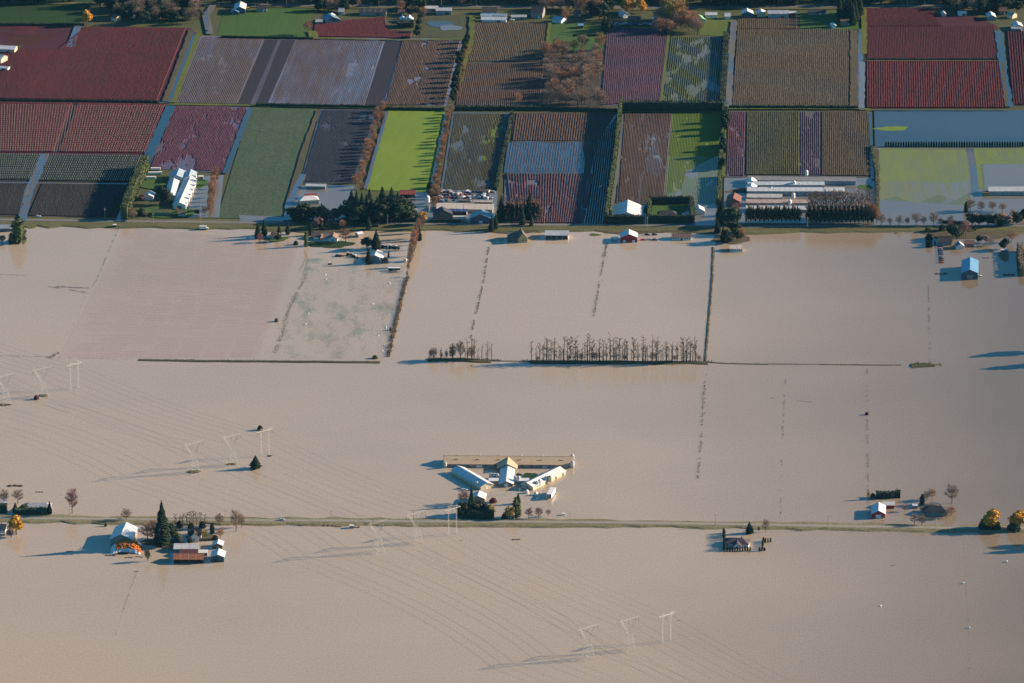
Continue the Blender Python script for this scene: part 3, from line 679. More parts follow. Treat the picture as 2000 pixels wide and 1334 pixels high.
# ------------------------------------------------------------------ buildings
def M(name, c, rough=.6, **k): return mat(name, c, rough, **k)
WHITE = M("white metal roofing", (.66,.66,.65), .5, scale=.10, c2=(.55,.55,.55)); GREYR = M("grey metal roofing", (.42,.42,.42), .5, scale=.15)
PALE = M("pale sheet roofing", (.62,.61,.58), .5, scale=.12); BLUER = M("blue metal roofing", (.16,.34,.50), .4, scale=.15, c2=(.13,.28,.43))
TAN = M("tan shingle roofing", (.60,.43,.27), .85, scale=.5, c2=(.50,.35,.22)); BROWNR = M("brown shingles", (.17,.10,.08), .85, scale=.6); DARKR = M("dark shingles", (.06,.055,.055), .8, scale=.6)
REDR = M("dull red roofing", (.30,.07,.06), .7, scale=.3); RUST = M("rusty sheet roofing", (.36,.14,.07), .8, scale=.4, c2=(.22,.08,.05)); MAROON = M("maroon roofing", (.12,.05,.05), .8, scale=.4)
WHITEW = M("white wall boards", (.74,.73,.70), .7, scale=.3, c2=(.62,.61,.58)); CREAM = M("cream wall boards", (.62,.53,.38), .75, scale=.3); GREYW = M("grey wall boards", (.30,.28,.26), .8, scale=.3)
REDW = M("red barn boards", (.32,.035,.04), .7, scale=.4); BLUEW = M("dark blue wall sheets", (.05,.10,.16), .5, scale=.3); BROWNW = M("brown wall boards", (.17,.12,.09), .8, scale=.4); DARKW = M("dark opening", (.025,.025,.028), .9)
GLASS = M("window glass", (.05,.06,.08), .1); TRIM = M("white trim", (.78,.77,.74), .5); STEEL = M("galvanised steel", (.55,.56,.57), .45, scale=.4); CONC = M("pale concrete", (.45,.43,.40), .8)
YEL = M("yellow paint", (.75,.50,.04), .5); ORG = M("orange lumps", (.62,.20,.04), .8, scale=.8, c2=(.40,.11,.03)); GREENP = M("pale green sheet", (.35,.62,.36), .6)

def slab(mb, a, b, c, d, t=.22, m=0):
    """roof plane a-b-c-d (outer face, counter-clockwise from outside) given thickness t"""
    a,b,c,d = map(Vector, (a,b,c,d)); n = (b-a).cross(d-a).normalized()*t
    q = [v-n for v in (a,b,c,d)]
    mb.face([a,b,c,d], m); mb.face([q[3],q[2],q[1],q[0]], m)
    for i in range(4):
        j = (i+1) % 4; mb.face([(a,b,c,d)[i], q[i], q[j], (a,b,c,d)[j]], m)
def window(root, x, y, z, w, h, side, frame=TRIM):
    """side: 'F' -y wall, 'B' +y, 'R' +x, 'L' -x"""
    rz = {'F':0,'B':math.pi,'R':math.pi/2,'L':-math.pi/2}[side]; m = MB()
    for dx, dz, ww, hh in ((0,h/2+.05,w+.2,.12),(0,-h/2-.05,w+.2,.12),(-w/2-.05,0,.1,h),(w/2+.05,0,.1,h)): m.box((dx,-.04,dz),(ww,.12,hh))
    o = m.build("window", frame, root, (x,y,z), rz); g = MB(); g.box((0,.0,0),(w,.06,h)); g.build("pane", GLASS, o); return o
def door(root, x, y, w, h, side, m=TRIM, name="door"):
    rz = {'F':0,'B':math.pi,'R':math.pi/2,'L':-math.pi/2}[side]; mb = MB(); mb.box((0,-.05,h/2),(w,.12,h))
    for dx in (-w/2-.08, w/2+.08): mb.box((dx,-.09,h/2),(.14,.16,h+.1))
    mb.box((0,-.09,h+.1),(w+.3,.16,.14)); o = mb.build(name, m, root, (x,y,0), rz)
    k = MB(); k.box((w*.35,-.16,h*.45),(.12,.1,.3)); k.build("handle", STEEL, o); return o
def gable(name, label, cat, a, b, width, wall, rise, wm, rm, group=None, oh=.6, hip=False, wins=0, wside='F', doors=(), chimney=False, rm2=None, open_side=None, z=0.0, gwin=False, sink=.6, vents=0):
    """a ridge roofed building; a, b = ridge ends in photo pixels, local x runs along the ridge, -y faces the viewer"""
    if abs(a[0]-b[0])*.33 < abs(a[1]-b[1]) and not hip: rise = max(rise, .205*width)
    H = wall+rise; A = P(a[0],a[1],H+z); B = P(b[0],b[1],H+z)
    if A.x > B.x or (abs(A.x-B.x) < 1 and A.y > B.y): A, B = B, A
    d = B-A; L = d.length + (width*.9 if hip else 0); c = (A+B)/2; c.z = z; rz = math.atan2(d.y, d.x)
    root = empty(name, c, rz); tag(root, label, cat, group); hl, hw = L/2, width/2
    w = MB()
    bl, br, fr, fl = (-hl,hw), (hl,hw), (hl,-hw), (-hl,-hw)
    if open_side != 'F': w.face([(*fl,-sink),(*fr,-sink),(*fr,wall),(*fl,wall)])
    w.face([(*br,-sink),(*bl,-sink),(*bl,wall),(*br,wall)])
    if hip: w.face([(*fr,-sink),(*br,-sink),(*br,wall),(*fr,wall)]); w.face([(*bl,-sink),(*fl,-sink),(*fl,wall),(*bl,wall)])
    else:
        w.face([(*fr,-sink),(*br,-sink),(*br,wall),(hl,0,H),(*fr,wall)])
        w.face([(*bl,-sink),(*fl,-sink),(*fl,wall),(-hl,0,H),(*bl,wall)])
    w.build("wall", wm, root)
    if open_side == 'F':
        p = MB(); k = max(2, int(L/5))
        for i in range(k+1): p.box((-hl+.15+(L-.3)*i/k, -hw+.15, wall/2-sink/2), (.25,.25,wall+sink))
        p.build("posts", wm, root)
    s = rise/hw; ex = hl+oh; ey = hw+oh; ez = wall-oh*s+.08; top = H+.14
    for sgn, mm, nm in ((-1, rm, "roof"), (1, rm2 or rm, "roof")):
        r = MB()
        if hip:
            q = width*.45+oh
            pts = [(-ex,sgn*ey,ez),(ex,sgn*ey,ez),(ex-q-.01,0,top),(-ex+q,0,top)]
            if sgn == 1: pts = [pts[1],pts[0],pts[3],pts[2]]
            slab(r, *pts)
            tri = [(sgn*ex,-ey,ez),(sgn*ex,ey,ez),(sgn*(ex-q),0,top)]
            r.face(tri if sgn == 1 else tri[::-1])
        else:
            pts = [(-ex,sgn*ey,ez),(ex,sgn*ey,ez),(ex,0,top),(-ex,0,top)]
            if sgn == 1: pts = [pts[1],pts[0],pts[3],pts[2]]
            slab(r, *pts)
        r.build(nm, mm, root)
    if not hip:
        if L > 16 and rm is not TAN and cat in ('barn','shed','hall'):            # standing seams across both slopes
            sm = MB(); k = int(L/5)
            for i in range(1, k):
                x = -ex + 2*ex*i/k
                for sgn in (-1, 1): sm.tube([(x,sgn*ey,ez+.02),(x,0,top+.02)], .06, 3)
            tag(sm.build("roof_seams", GREYR, root), kind='stuff')
        rc = MB(); rc.box((0,0,top+.02),(2*ex,.5,.14)); rc.build("ridge_cap", rm, root)
    n = wins
    for i in range(n):
        x = -hl + L*(i+.5)/n
        if any(dd[0] == wside and abs(dd[1]*L-x) < dd[2]*.6+.8 for dd in doors): continue
        window(root, x, -hw-.02 if wside == 'F' else hw+.02, min(wall*.55, 1.9), 1.3, 1.1, wside)
    if gwin:
        window(root, hl+.02, 0, min(wall*.6, 2.0), 1.4, 1.2, 'R'); window(root, -hl-.02, 0, min(wall*.6, 2.0), 1.4, 1.2, 'L')
    for side, u, dw, dh, dm in doors:
        x, y = {'F':(u*L,-hw-.02),'B':(u*L,hw+.02),'R':(hl+.02,u*width),'L':(-hl-.02,u*width)}[side]
        door(root, x, y, dw, dh, side, dm)
    if chimney:
        ch = MB(); ch.box((hl*.35,hw*.25,H-.1),(.9,.7,1.8)); ch.box((hl*.35,hw*.25,H+.85),(1.1,.9,.14)); ch.build("chimney", M("chimney brick", (.25,.12,.09), .9), root)
    for i in range(vents):
        x = -hl + L*(i+.5)/vents; v = MB(); v.tube([(x,hw*.22,H-.6),(x,hw*.22,H+.9)], .32, 6); v.lathe([(.55,0),(.05,.35)], 6, c=(x,hw*.22,H+.9)); v.build("roof_vent", TRIM, root)
    root['hl'] = hl; return root, hl, hw
def flat(name, label, cat, px, py, L, D, h, wm, rm, rz=0.0, z=0.0, group=None, doors=(), parap=False):
    """flat roofed box shed standing at a base middle given in photo pixels"""
    root = empty(name, P(px,py,z), rz); tag(root, label, cat, group)
    w = MB(); w.box((0,0,h/2-.3),(L,D,h+.6)); w.build("wall", wm, root)
    r = MB(); n = max(1, int(L/6))
    r.box((0,0,h+.1),(L+.5,D+.5,.2)); r.build("roof", rm, root)
    for side, u, dw, dh, dm in doors:
        x, y = {'F':(u*L,-D/2-.02),'R':(L/2+.02,u*D),'L':(-L/2-.02,u*D)}[side]; door(root, x, y, dw, dh, side, dm)
    return root
def silo(px, py, r, h, label, group=None, m=STEEL, z=0.0, legs=True):
    root = empty("feed_silo", P(px,py,z)); tag(root, label, 'silo', group); b = MB(); z0 = 1.6 if legs else -.4
    prof = ([(.25,z0-.9)] if legs else []) + [(r,z0+.3),(r,z0+h*.35),(r*1.02,z0+h*.36),(r,z0+h*.37),(r,z0+h*.7),(r*1.02,z0+h*.71),(r,z0+h*.72),(r,h-.2)]
    b.lathe(prof, 12); b.build("body", m, root)
    t = MB(); t.lathe([(r*1.05,h-.2),(r*.45,h+r*.45),(.15,h+r*.6),(.15,h+r*.75),(.01,h+r*.78)], 12); t.build("roof", m, root)
    if legs:
        for k in range(4):
            a = math.pi/4+k*math.pi/2; g = MB(); g.tube([(r*.9*math.cos(a),r*.9*math.sin(a),-.6),(r*.9*math.cos(a),r*.9*math.sin(a),z0+1.5)], .1, 4); g.build("leg", STEEL, root)
    return root

# ---- the winged poultry barn in the middle of the flood
root, hl, hw = gable("poultry_barn", "very long tan roofed barn closing the back of the flooded winged farm", "barn", (869,889.5), (1119.5,891.5), 18, 3.1, 4.0, GREYW, TAN, wins=0, vents=0,
      doors=[('F',-.23,4.5,1.6,TRIM),('F',.28,3.8,1.2,TRIM)])
for i in range(14):
    x = -hl+hl*2*(i+.5)/14
    if abs(x) < 8: continue
    window(root, x, -hw-.02, 1.6, 1.2, 1.3, 'F', GREYW)
for i in range(6):
    x = -hl*2/2 + hl*2*(.09+.164*i); v = MB(); v.box((x,-hw*.5,5.28),(2.6,.9,.3),rz=.25); v.build("roof_hatch", DARKR, root)
    v = MB(); v.tube([(x+2,.8,6.4),(x+2,.8,8.1)], .38, 6); v.build("roof_vent", TRIM, root)
gable("barn_cross_gable", "tan cross gable roof at the middle of the long barn", "roof gable", (993,891.5), (990.5,905.5), 15, 3.0, 3.6, GREYW, TAN, oh=1.0)
gable("barn_wing", "straight middle wing with pale blue and white metal roof between the two slanted wings", "barn", (992.5,905), (988.5,939.5), 11.0, 2.7, 1.8, GREYW, WHITE, doors=[('L',0,3,2.2,TRIM)], oh=.8)
r3, hl3, hw3 = gable("barn_wing", "left slanted wing with dark panel seams across its shaded roof", "barn", (894.5,909.5), (951,942.5), 12.0, 3.2, 2.0, CREAM, WHITE, oh=.7, doors=[('R',0,2.4,2.2,TRIM)])
for i in range(1,6):
    x = -hl3+2*hl3*i/6; v = MB(); s = 2.0/6.0
    a0, a1 = Vector((x,-hw3-.6,3.2-.6*s+.2)), Vector((x,-.3,5.2+.06)); mid = (a0+a1)/2
    v.face([a0+Vector((-.35,0,.05)),a0+Vector((.35,0,.05)),a1+Vector((.35,0,.05)),a1+Vector((-.35,0,.05))]); v.build("roof_seam", GREYR, r3)
r4, hl4, hw4 = gable("barn_wing", "right slanted wing with bright white roof and cream sunlit wall", "barn", (1029.5,942.5), (1093,911.5), 12.0, 3.2, 2.0, CREAM, WHITE, oh=.7, doors=[('F',.20,1.8,2.6,BROWNW),('F',.42,1.8,2.6,BROWNW),('L',0,2.4,2.2,GREYW)])
flat("link_shed", "flat white link roof joining the left wing to the middle wing", "shed", 968, 943, 11, 7, 2.8, GREYW, WHITE); flat("link_shed", "flat white link roof joining the right wing to the middle wing", "shed", 1019, 943, 12, 7, 2.8, GREYW, WHITE)
for k, (x, y, r, h, l) in enumerate([(870,903,1.5,6,"tall white silo behind the left end of the long tan barn"),(869.5,914,1.4,4.6,"shorter silo at the front left corner of the long tan barn"),
      (1118,902,1.6,6,"tall silo behind the right end of the long tan barn"),(1118,914,1.7,5.6,"tall silo at the front right corner of the long tan barn"),
      (931,952,1.4,4.6,"small white silo on the front of the left slanted wing"),
      (959,934,1.2,4,"leftmost of three white tanks beside the middle wing"),(965.5,934.5,1.3,4,"centre one of three white tanks beside the middle wing"),(971.5,935,1.3,4,"rightmost of three white tanks beside the middle wing"),
      (1006,944,1.3,6,"left of the dark silos between the middle and right wings"),(1013,944.5,1.3,6,"right of the dark silos between the middle and right wings"),
      (1049,953,1.3,5.5,"silo at the near corner of the right slanted wing"),(1054,951,1.3,6,"second silo along the right slanted wing"),(1066,944,1.4,5.6,"slim silo at the middle of the right slanted wing"),(1070,943,1.2,5.4,"thin silo standing just left of the broad cream silo"),(1074.5,944,2.0,5.8,"broad cream silo on the right slanted wing")]):
    silo(x, y, r, h, l, "feed silos of the winged farm", STEEL if k not in (14,) else CREAM)
gable("outbuilding", "small square building with white roof behind the dark tree clump", "outbuilding", (936.5,958.5), (933,968), 11.5, 4.4, 2.0, GREYW, WHITE, doors=[('L',0,3,2.4,BROWNW)])
def tank(px, py, label, r=1.7):
    root = empty("white_tank", P(px,py,0)); tag(root, label, "tank", "white tanks by the right wing"); b = MB(); b.lathe([(r,-.4),(r,1.0),(r*.85,2.0),(r*.5,2.7),(.05,3.0)], 12); b.build("shell", WHITEW, root)
    c = MB(); c.lathe([(.4,2.8),(.4,3.3),(.02,3.35)], 8); c.build("cap", TRIM, root)
tank(1029,963,"round white tank, the one nearer the wing and the trees",1.8); tank(1046.5,967,"round white tank, the one nearer the white trailer",1.9)
def trailer(px, py, L, rz, label, h=2.6, w=2.6, m=WHITEW, name="box_trailer", cat="trailer", wheels=True, cab=False):
    root = empty(name, P(px,py,0), rz); tag(root, label, cat)
    b = MB(); b.box((0,0,1.0+h/2),(L,w,h)); b.build("body", m, root)
    r = MB(); r.box((0,0,1.06+h),(L+.1,w+.1,.12)); r.build("roof", TRIM, root)
    d = MB(); d.box((-L/2-.05,0,1.0+h/2),(.1,w*.8,h*.85)); d.build("door", GREYW, root)
    for sx in (-.3,-.2): 
        for sy in (-1,1): q = MB(); q.tube([(L*sx,sy*w*.42,.5),(L*sx,sy*w*.5,.5)], .5, 8); q.build("wheel", DARKW, root)
    if cab: q = MB(); q.box((L/2+1,0,1.3),(1.8,w*.9,1.8)); q.build("cab", m, root)
    return root
trailer(1076.5,969,17,R(78),"long white trailer parked in the flood right of the winged farm", 3.6, 4.2)
# ---- left causeway farm
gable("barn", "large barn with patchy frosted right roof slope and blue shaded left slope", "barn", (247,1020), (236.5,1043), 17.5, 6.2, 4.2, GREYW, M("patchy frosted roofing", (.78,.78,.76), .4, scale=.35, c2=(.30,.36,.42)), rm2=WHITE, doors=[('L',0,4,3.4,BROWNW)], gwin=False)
# sheet covered heap with orange rubble in front of it
root = empty("covered_heap", P(246,1077,0)); tag(root, "arched heap of orange rubble edged with white sheeting in front of the large barn", "heap")
mb = MB(); rn = random.Random(4); nx, ny = 22, 8; g = {}
for i in range(nx+1):
    for j in range(ny+1):
        u = i/nx*2-1; v = j/ny*2-1
        g[i,j] = Vector((u*12.3, v*9 + 4.5 - 3*u*u, max(-.3, 7.0*(1-u*u)**.7*(1-.85*max(0,-v)**2.2 - .3*max(0,v)**2) - .2 + rn.uniform(-.25,.25))))
for i in range(nx):
    for j in range(ny): mb.face([g[i,j],g[i+1,j],g[i+1,j+1],g[i,j+1]], 0 if (i < 4 or j < 1 or (j > 6 and i > 2)) else 1)
mb.build("sheeting", [WHITE, ORG], root)
d = MB(); d.box((-2,-6.2,.6),(8,.8,2.2)); d.build("opening", DARKW, root)
lm = MB(); lm.lathe([(.05,-.5),(.6,-.3),(.75,.1),(.45,.5),(.05,.6)], 6); lme = lm.mesh("lump", [ORG])
for k in range(150):
    i, j = rn.randrange(4,nx), rn.randrange(1,7); p = g[i,j].lerp(g[i+1,j+1], rn.random()); put("lump", lme, root, p+Vector((0,0,.15)), rn.uniform(0,6), (rn.uniform(.6,1.5),)*3)
gable("farmhouse", "white farmhouse with dark roof and white front gable beyond the causeway conifer", "house", (368,1032), (393,1032), 8.5, 4.6, 3.4, WHITEW, DARKR, gwin=True, doors=[('F',-.35,1,2,BROWNW)], chimney=True)
gable("farmhouse_wing", "white gabled front wing of the white farmhouse", "house wing", (380,1033), (379,1042), 7.5, 4.2, 3.0, WHITEW, DARKR, gwin=True)
gable("long_shed", "long shed with pale ridge and blue shaded front roof above the rusty roofs", "shed", (341,1062.5), (387,1062.5), 12, 3.2, 1.8, GREYW, PALE, doors=[('F',.3,3,2.2,BROWNW)])
gable("shed", "shed with dark maroon roof between the pale long shed and the rusty one", "shed", (352,1073), (386,1073), 11, 2.8, 1.8, BROWNW, MAROON)
gable("open_shed", "open fronted shed with rusty red roof at the water's edge", "shed", (340,1081), (397,1081), 13, 3.8, 2.4, BROWNW, RUST, open_side='F')
flat("lean_to", "small white lean-to with broken roof right of the rusty shed", "lean-to", 397,1083, 7, 7, 2.6, GREYW, WHITE)
gable("garage", "little white roofed garage, the farther of two right of the rusty shed", "garage", (427,1053.5), (424.5,1061), 8, 3.0, 1.6, BROWNW, WHITE, doors=[('L',0,2.2,2.0,GREYW)])
gable("garage", "white roofed garage with dark front, the nearer of two right of the rusty shed", "garage", (427.5,1071.5), (424.5,1082.5), 10.5, 4.4, 2.0, BLUEW, WHITE, doors=[('L',.1,3,2.6,DARKR)])
# ---- far left causeway houses
gable("house", "grey house hidden behind hedge and shrubs, left of the pink tree", "house", (58,982), (90,982), 9, 3.4, 2.0, GREYW, GREYR, hip=True, wins=4)
gable("shed", "pale flat looking shed at the left edge above the hedge", "shed", (-6,978), (13,978), 7, 3.0, 1.2, GREYW, WHITE)
gable("house", "white house with navy roof behind the golden tree at the left edge", "house", (-14,1024), (11,1024), 9, 3.2, 2.4, WHITEW, M("navy shingles", (.05,.06,.10), .8), wins=4, chimney=True)
# ---- cypress ringed house
gable("bungalow", "dark roofed bungalow ringed by small cypresses", "house", (1430,1050), (1450,1051), 12, 3.0, 2.8, WHITEW, M("plum shingles", (.10,.075,.085), .8), hip=True, wins=4, chimney=True)
gable("bungalow_wing", "small gabled porch wing of the cypress ringed bungalow", "house wing", (1440.5,1054), (1440,1061), 6, 2.8, 2.0, WHITEW, M("plum shingles", (.1,.07,.08), .8), gwin=True)
# ---- right farm
gable("barn", "red fronted barn with brilliant white right roof slope", "barn", (1716.5,981), (1716,997), 10.5, 4.0, 2.6, REDW, WHITE, doors=[('L',0,4,2.6,TRIM)])
gable("shed", "grey roofed shed with red wall joined at right angles to the red barn", "shed", (1724,979), (1746,979), 9.5, 3.2, 1.5, REDW, PALE)
gable("house", "dark roofed house between bare trees right of the red barn", "house", (1818,987), (1838,988), 12, 3.4, 3.2, GREYW, DARKR, hip=True, wins=5, doors=[('R',0,2.2,2.3,TRIM)], chimney=True)
gable("garage", "small dark garage left of the dark roofed house", "garage", (1798,993), (1808,993), 9, 2.8, 1.6, GREYW, DARKR)
flat("shed", "tiny shed with pale roof in the shade behind the dark house", "shed", 1787, 992, 4, 4, 2.6, GREYW, WHITE)
# ---- blue barn and neighbours
gable("barn", "tall blue roofed barn standing alone in the flood with a pale front door", "barn", (1895,502.5), (1894.5,526.5), 14.5, 6.4, 2.6, BLUEW, BLUER, doors=[('L',0,5,4.2,GREYW)])
flat("carport", "small white carport by the round dark tree", "carport", 1962, 493, 7, 4, 2.6, GREYW, WHITE)
gable("cottage", "cottage with white right roof slope in the shaded yard", "house", (1873,471), (1876,476), 7, 3, 2.2, WHITEW, WHITE, rm2=M("shaded slope blue", (.12,.17,.25), .6))  # left slope is a darker, bluer copy painting the roof's shaded side
gable("house", "dark house with many dormers under the big maple", "house", (1832,463), (1858,463), 10, 3.6, 3.0, GREYW, DARKR, wins=5, chimney=True)
gable("house", "low brown house just right of the small cottage", "house", (1885,470), (1902,470), 8, 2.8, 1.8, BROWNW, BROWNR, wins=3)
gable("poultry_shed", "long pale shed at the right edge with dark front openings", "shed", (1931,364.5), (2020,364.5), 13, 4.2, 2.4, M("light grey wall", (.42,.42,.41), .7), PALE, wins=5, z=1.0)
flat("feed_room", "yellow brown lean-to at the left end of the right edge shed", "lean-to", 1926, 381, 6, 7, 3.2, M("ochre wall", (.32,.24,.08), .8), BROWNR, z=1.0)
gable("barn", "brown walled barn cut by the right edge beside its own tall hedge", "barn", (1993,487), (2012,487), 10, 4, 2, BROWNW, BROWNR)
# ---- south side of the main road
gable("red_barn", "red barn with white gable roof beside the road", "barn", (1228.5,448), (1228.5,457), 15.5, 5.0, 3.2, REDW, WHITE, doors=[('L',-.28,2.4,2,TRIM),('L',.28,2.4,2,TRIM)])
trailer(1200,468.5,6.5,0,"small white trailer left of the red barn",1.6,2.2)
gable("pole_barn", "grey roofed pole barn open towards the flood", "barn", (1065.5,450.5), (1110,451), 15, 4.2, 2.0, WHITEW, M("mid grey roofing", (.50,.50,.52), .5, scale=.12), open_side='F', rm2=WHITE)
gable("old_barn", "weathered grey barn with shingle roof standing in the flood", "barn", (992,452), (1012,452), 14, 3.6, 4.2, BROWNW, M("weathered shingles", (.16,.14,.12), .9, scale=.8), wins=4)
gable("old_barn_wing", "steep yellow gable end wing of the weathered barn", "barn wing", (1017,446), (1021,455), 9, 4, 5.5, M("yellow old boards", (.50,.40,.18), .85), M("weathered shingles", (.16,.14,.12), .9), gwin=True)
gable("house", "long low brown house with dark roof right of the red barn", "house", (1313,456), (1349,456), 10, 3.2, 1.8, WHITEW, BROWNR, wins=8, doors=[('F',0,1.2,2,REDW)])
gable("house", "white house with rust streaked white roof by the dark conifers", "house", (1426,478), (1450,478), 10, 3.2, 2.2, WHITEW, M("streaked white roofing", (.72,.66,.58), .6, c2=(.5,.34,.22), scale=.35), wins=6)
gable("house", "white walled house with brown roof among young conifers", "house", (531,454), (545,455), 9, 3.2, 1.8, WHITEW, BROWNR, wins=3, gwin=True)
gable("house", "middle part of the white house on the green lawn, brown roof", "house", (632,455.5), (652,455.5), 9, 3.4, 2.6, WHITEW, M("faded brown shingles", (.30,.19,.15), .85, scale=.6), wins=5, doors=[('F',.1,1.2,2,DARKR)], chimney=True)
gable("house_wing", "right gabled wing of the white house on the green lawn", "house wing", (652,453.5), (650,461), 8, 3.2, 2.6, WHITEW, M("faded brown shingles", (.3,.19,.15), .85), gwin=True)
gable("garage", "dark roofed garage left of the white house on the green lawn", "garage", (609,455), (626,455), 9, 3, 2, GREYW, M("mauve brown shingles", (.13,.08,.08), .85), doors=[('F',0,4,2.4,TRIM)])
gable("carport", "white arched carport roof beside the big dark conifer", "carport", (697,454), (706,452), 5, 3.4, 1.0, GREYW, WHITE)
gable("barn", "blue grey barn with stepped white roof among conifers in the flood", "barn", (737,488), (731.5,498), 10, 4.6, 2.0, M("mauve grey wall", (.34,.33,.42), .7), WHITE)
gable("barn_lean_to", "white lean-to roof stepping down right of the stepped barn", "lean-to", (744,495), (741,501), 6, 3.2, 1.2, M("mauve grey wall", (.34,.33,.42), .7), WHITE)
trailer(770,528.5,11,0,"long dark trailer with white roof by the willow row",1.8,3.2,DARKW)
trailer(793,511,5.5,R(70),"small pale camper beside the bare willow row",2.2,2.4)
gable("house", "house in the dark behind the tall cypress at the left edge", "house", (-8,438), (20,438), 9, 3.6, 2.4, BLUEW, GREYR, wins=4)
trailer(396.5,448.5,6.5,0,"white box truck standing in the flood below the road",2.6,2.5,WHITEW,"box_truck","truck",cab=True)
flat("pump_house", "tiny dark pump hut at the road edge in the flood", "hut", 224,444, 3, 3, 2.6, DARKW, WHITE)
# ---- north side of the main road, left to right
def g1(*a, **k): k.setdefault('z', .9); return gable(*a, **k)
g1("long_barn", "longest white barn of the left farmstead, running away from the road", "barn", (371.5,346), (350,395), 12.5, 4.4, 2.2, WHITEW, WHITE, gwin=False, doors=[('L',0,4,3,BROWNW)])
g1("barn", "far barn end joining the back of the longest white barn", "barn", (373,331), (369,344), 11, 4.4, 2.6, WHITEW, M("light blue roofing", (.42,.50,.54), .5))
g1("barn", "broad barn with pale blue roof behind the short white barn", "barn", (350,329), (345,342), 14.5, 4.4, 2.6, WHITEW, M("light blue roofing", (.42,.50,.54), .5))
g1("barn", "short white barn between the broad barn and the dark trees", "barn", (340,348.5), (333,378), 10, 4, 2.4, WHITEW, WHITE)
g1("shed", "small white shed left of the barns on the lawn", "shed", (293,372.5), (290,380), 9, 3.4, 2.0, WHITEW, WHITE)
g1("house", "long low house behind clipped hedges at the left farmstead", "house", (300,409), (333,409), 9, 3.2, 1.6, BLUEW, M("moss green shingles", (.10,.12,.05), .9), wins=8)
g1("house", "short low house right of the long low one at the left farmstead", "house", (348,411), (363,411), 8, 3.2, 1.6, CREAM, M("olive shingles", (.13,.12,.07), .9), wins=3)
trailer(304,333.5,9.5,0,"farthest of three white trailers by the cypress windbreak",2,2.8); trailer(303,342,13.5,R(3),"middle and longest of three white trailers by the cypress windbreak",2.2,2.8); trailer(295,350.5,9.5,0,"nearest of three white trailers by the cypress windbreak",2,2.8)
flat("shed", "small pale shed at the right end of the left farmstead", "shed", 392,349,5,4,2.6,GREYW,WHITE,z=.9)
g1("greenhouse", "long low pale shed in a dark hedge surround beyond the flooded yard", "shed", (599,358.5), (636,359.5), 7, 3, 1.2, GREYW, PALE)
g1("house", "cream house with bright white hipped roof behind dark round trees", "house", (594,383), (611,382), 11, 4.6, 2.6, CREAM, WHITE, wins=5, hip=True)
g1("shed", "dull red roofed low shed just beyond the cream house", "shed", (596,379), (618,378), 5, 3, 1.2, BROWNW, REDR)
g1("barn", "barn with dull red roof at the near end of the bright green field", "barn", (781,371.5), (811,371.5), 11, 3.4, 2.4, GREYW, REDR, open_side='F')
g1("house", "narrow blue grey house with pale end wall behind the clipped hedge", "house", (802,398), (807,407), 8, 4, 2.4, GREYW, M("blue grey shingles", (.16,.20,.25), .8), gwin=True)
g1("packing_shed", "left half of the wide cream roofed shed by the scrapyard", "shed", (854,398.5), (905,399), 17, 3.4, 1.8, CREAM, M("cream ribbed roofing", (.66,.58,.48), .6, stripe=('X',.25)))
g1("packing_shed", "right half of the wide cream roofed shed by the scrapyard", "shed", (907.5,399.5), (963,400.5), 17, 3.4, 1.8, CREAM, M("cream ribbed roofing", (.66,.58,.48), .6))
g1("shed", "long narrow cream shed in front of the scrap rows", "shed", (926,390.5), (961,391), 5, 3.2, 1.0, BROWNW, M("cream roofing", (.62,.56,.46), .6), wins=6)
g1("house", "dark two storey house with a brown end wall beside the golden tree", "house", (863,403.5), (867,411), 17, 6, 4.0, BROWNW, M("slate black shingles", (.07,.075,.085), .8), gwin=True, doors=[('L',.1,1.2,2.2,TRIM)])
g1("open_shed", "blue canopy shed with white machinery below", "shed", (879,408), (912,409), 7, 4.2, .8, GREYW, M("navy roofing", (.05,.08,.22), .5), open_side='F')
g1("barn", "blue roofed barn with white right roof edge by the road", "barn", (942,409), (939,418), 21, 5.0, 3.4, BLUEW, M("teal roofing", (.20,.32,.40), .5), doors=[('L',0,3,2.4,TRIM)])
flat("kiosk", "small bright white roofed stand on the verge by the blue barn", "stand", 918,434,5.5,5,3.2,GREYW,WHITE,z=1.0,rz=.5)
trailer(896,429,13,0,"pale trailer in the shaded yard left of the blue barn",2.4,2.6)
g1("hall", "very large white roofed barn behind a clipped dark hedge", "barn", (1226.5,390.5), (1224.5,414), 28, 4.6, 5.4, WHITEW, WHITE, oh=.8)
g1("courtyard_house", "dark house inside the tall rectangular hedge", "house", (1293,411), (1312,411), 9, 3.2, 2.6, GREYW, DARKR, hip=True, wins=3)
g1("garage", "white building with grey yard at the right end of the tall hedge box", "garage", (1364,400), (1366,407), 10, 4, 2.6, WHITEW, WHITE)
flat("annex", "flat white annex in front of the white garage", "annex", 1367,418,9,6,3,WHITEW,WHITE,z=.9)
g1("house", "maroon roofed house left of the poultry sheds", "house", (1435,376.5), (1432,387), 13, 5.4, 3.2, BROWNW, M("faded red shingles", (.26,.12,.10), .85), gwin=True)
LW = M("light metal wall", (.34,.37,.39), .6)
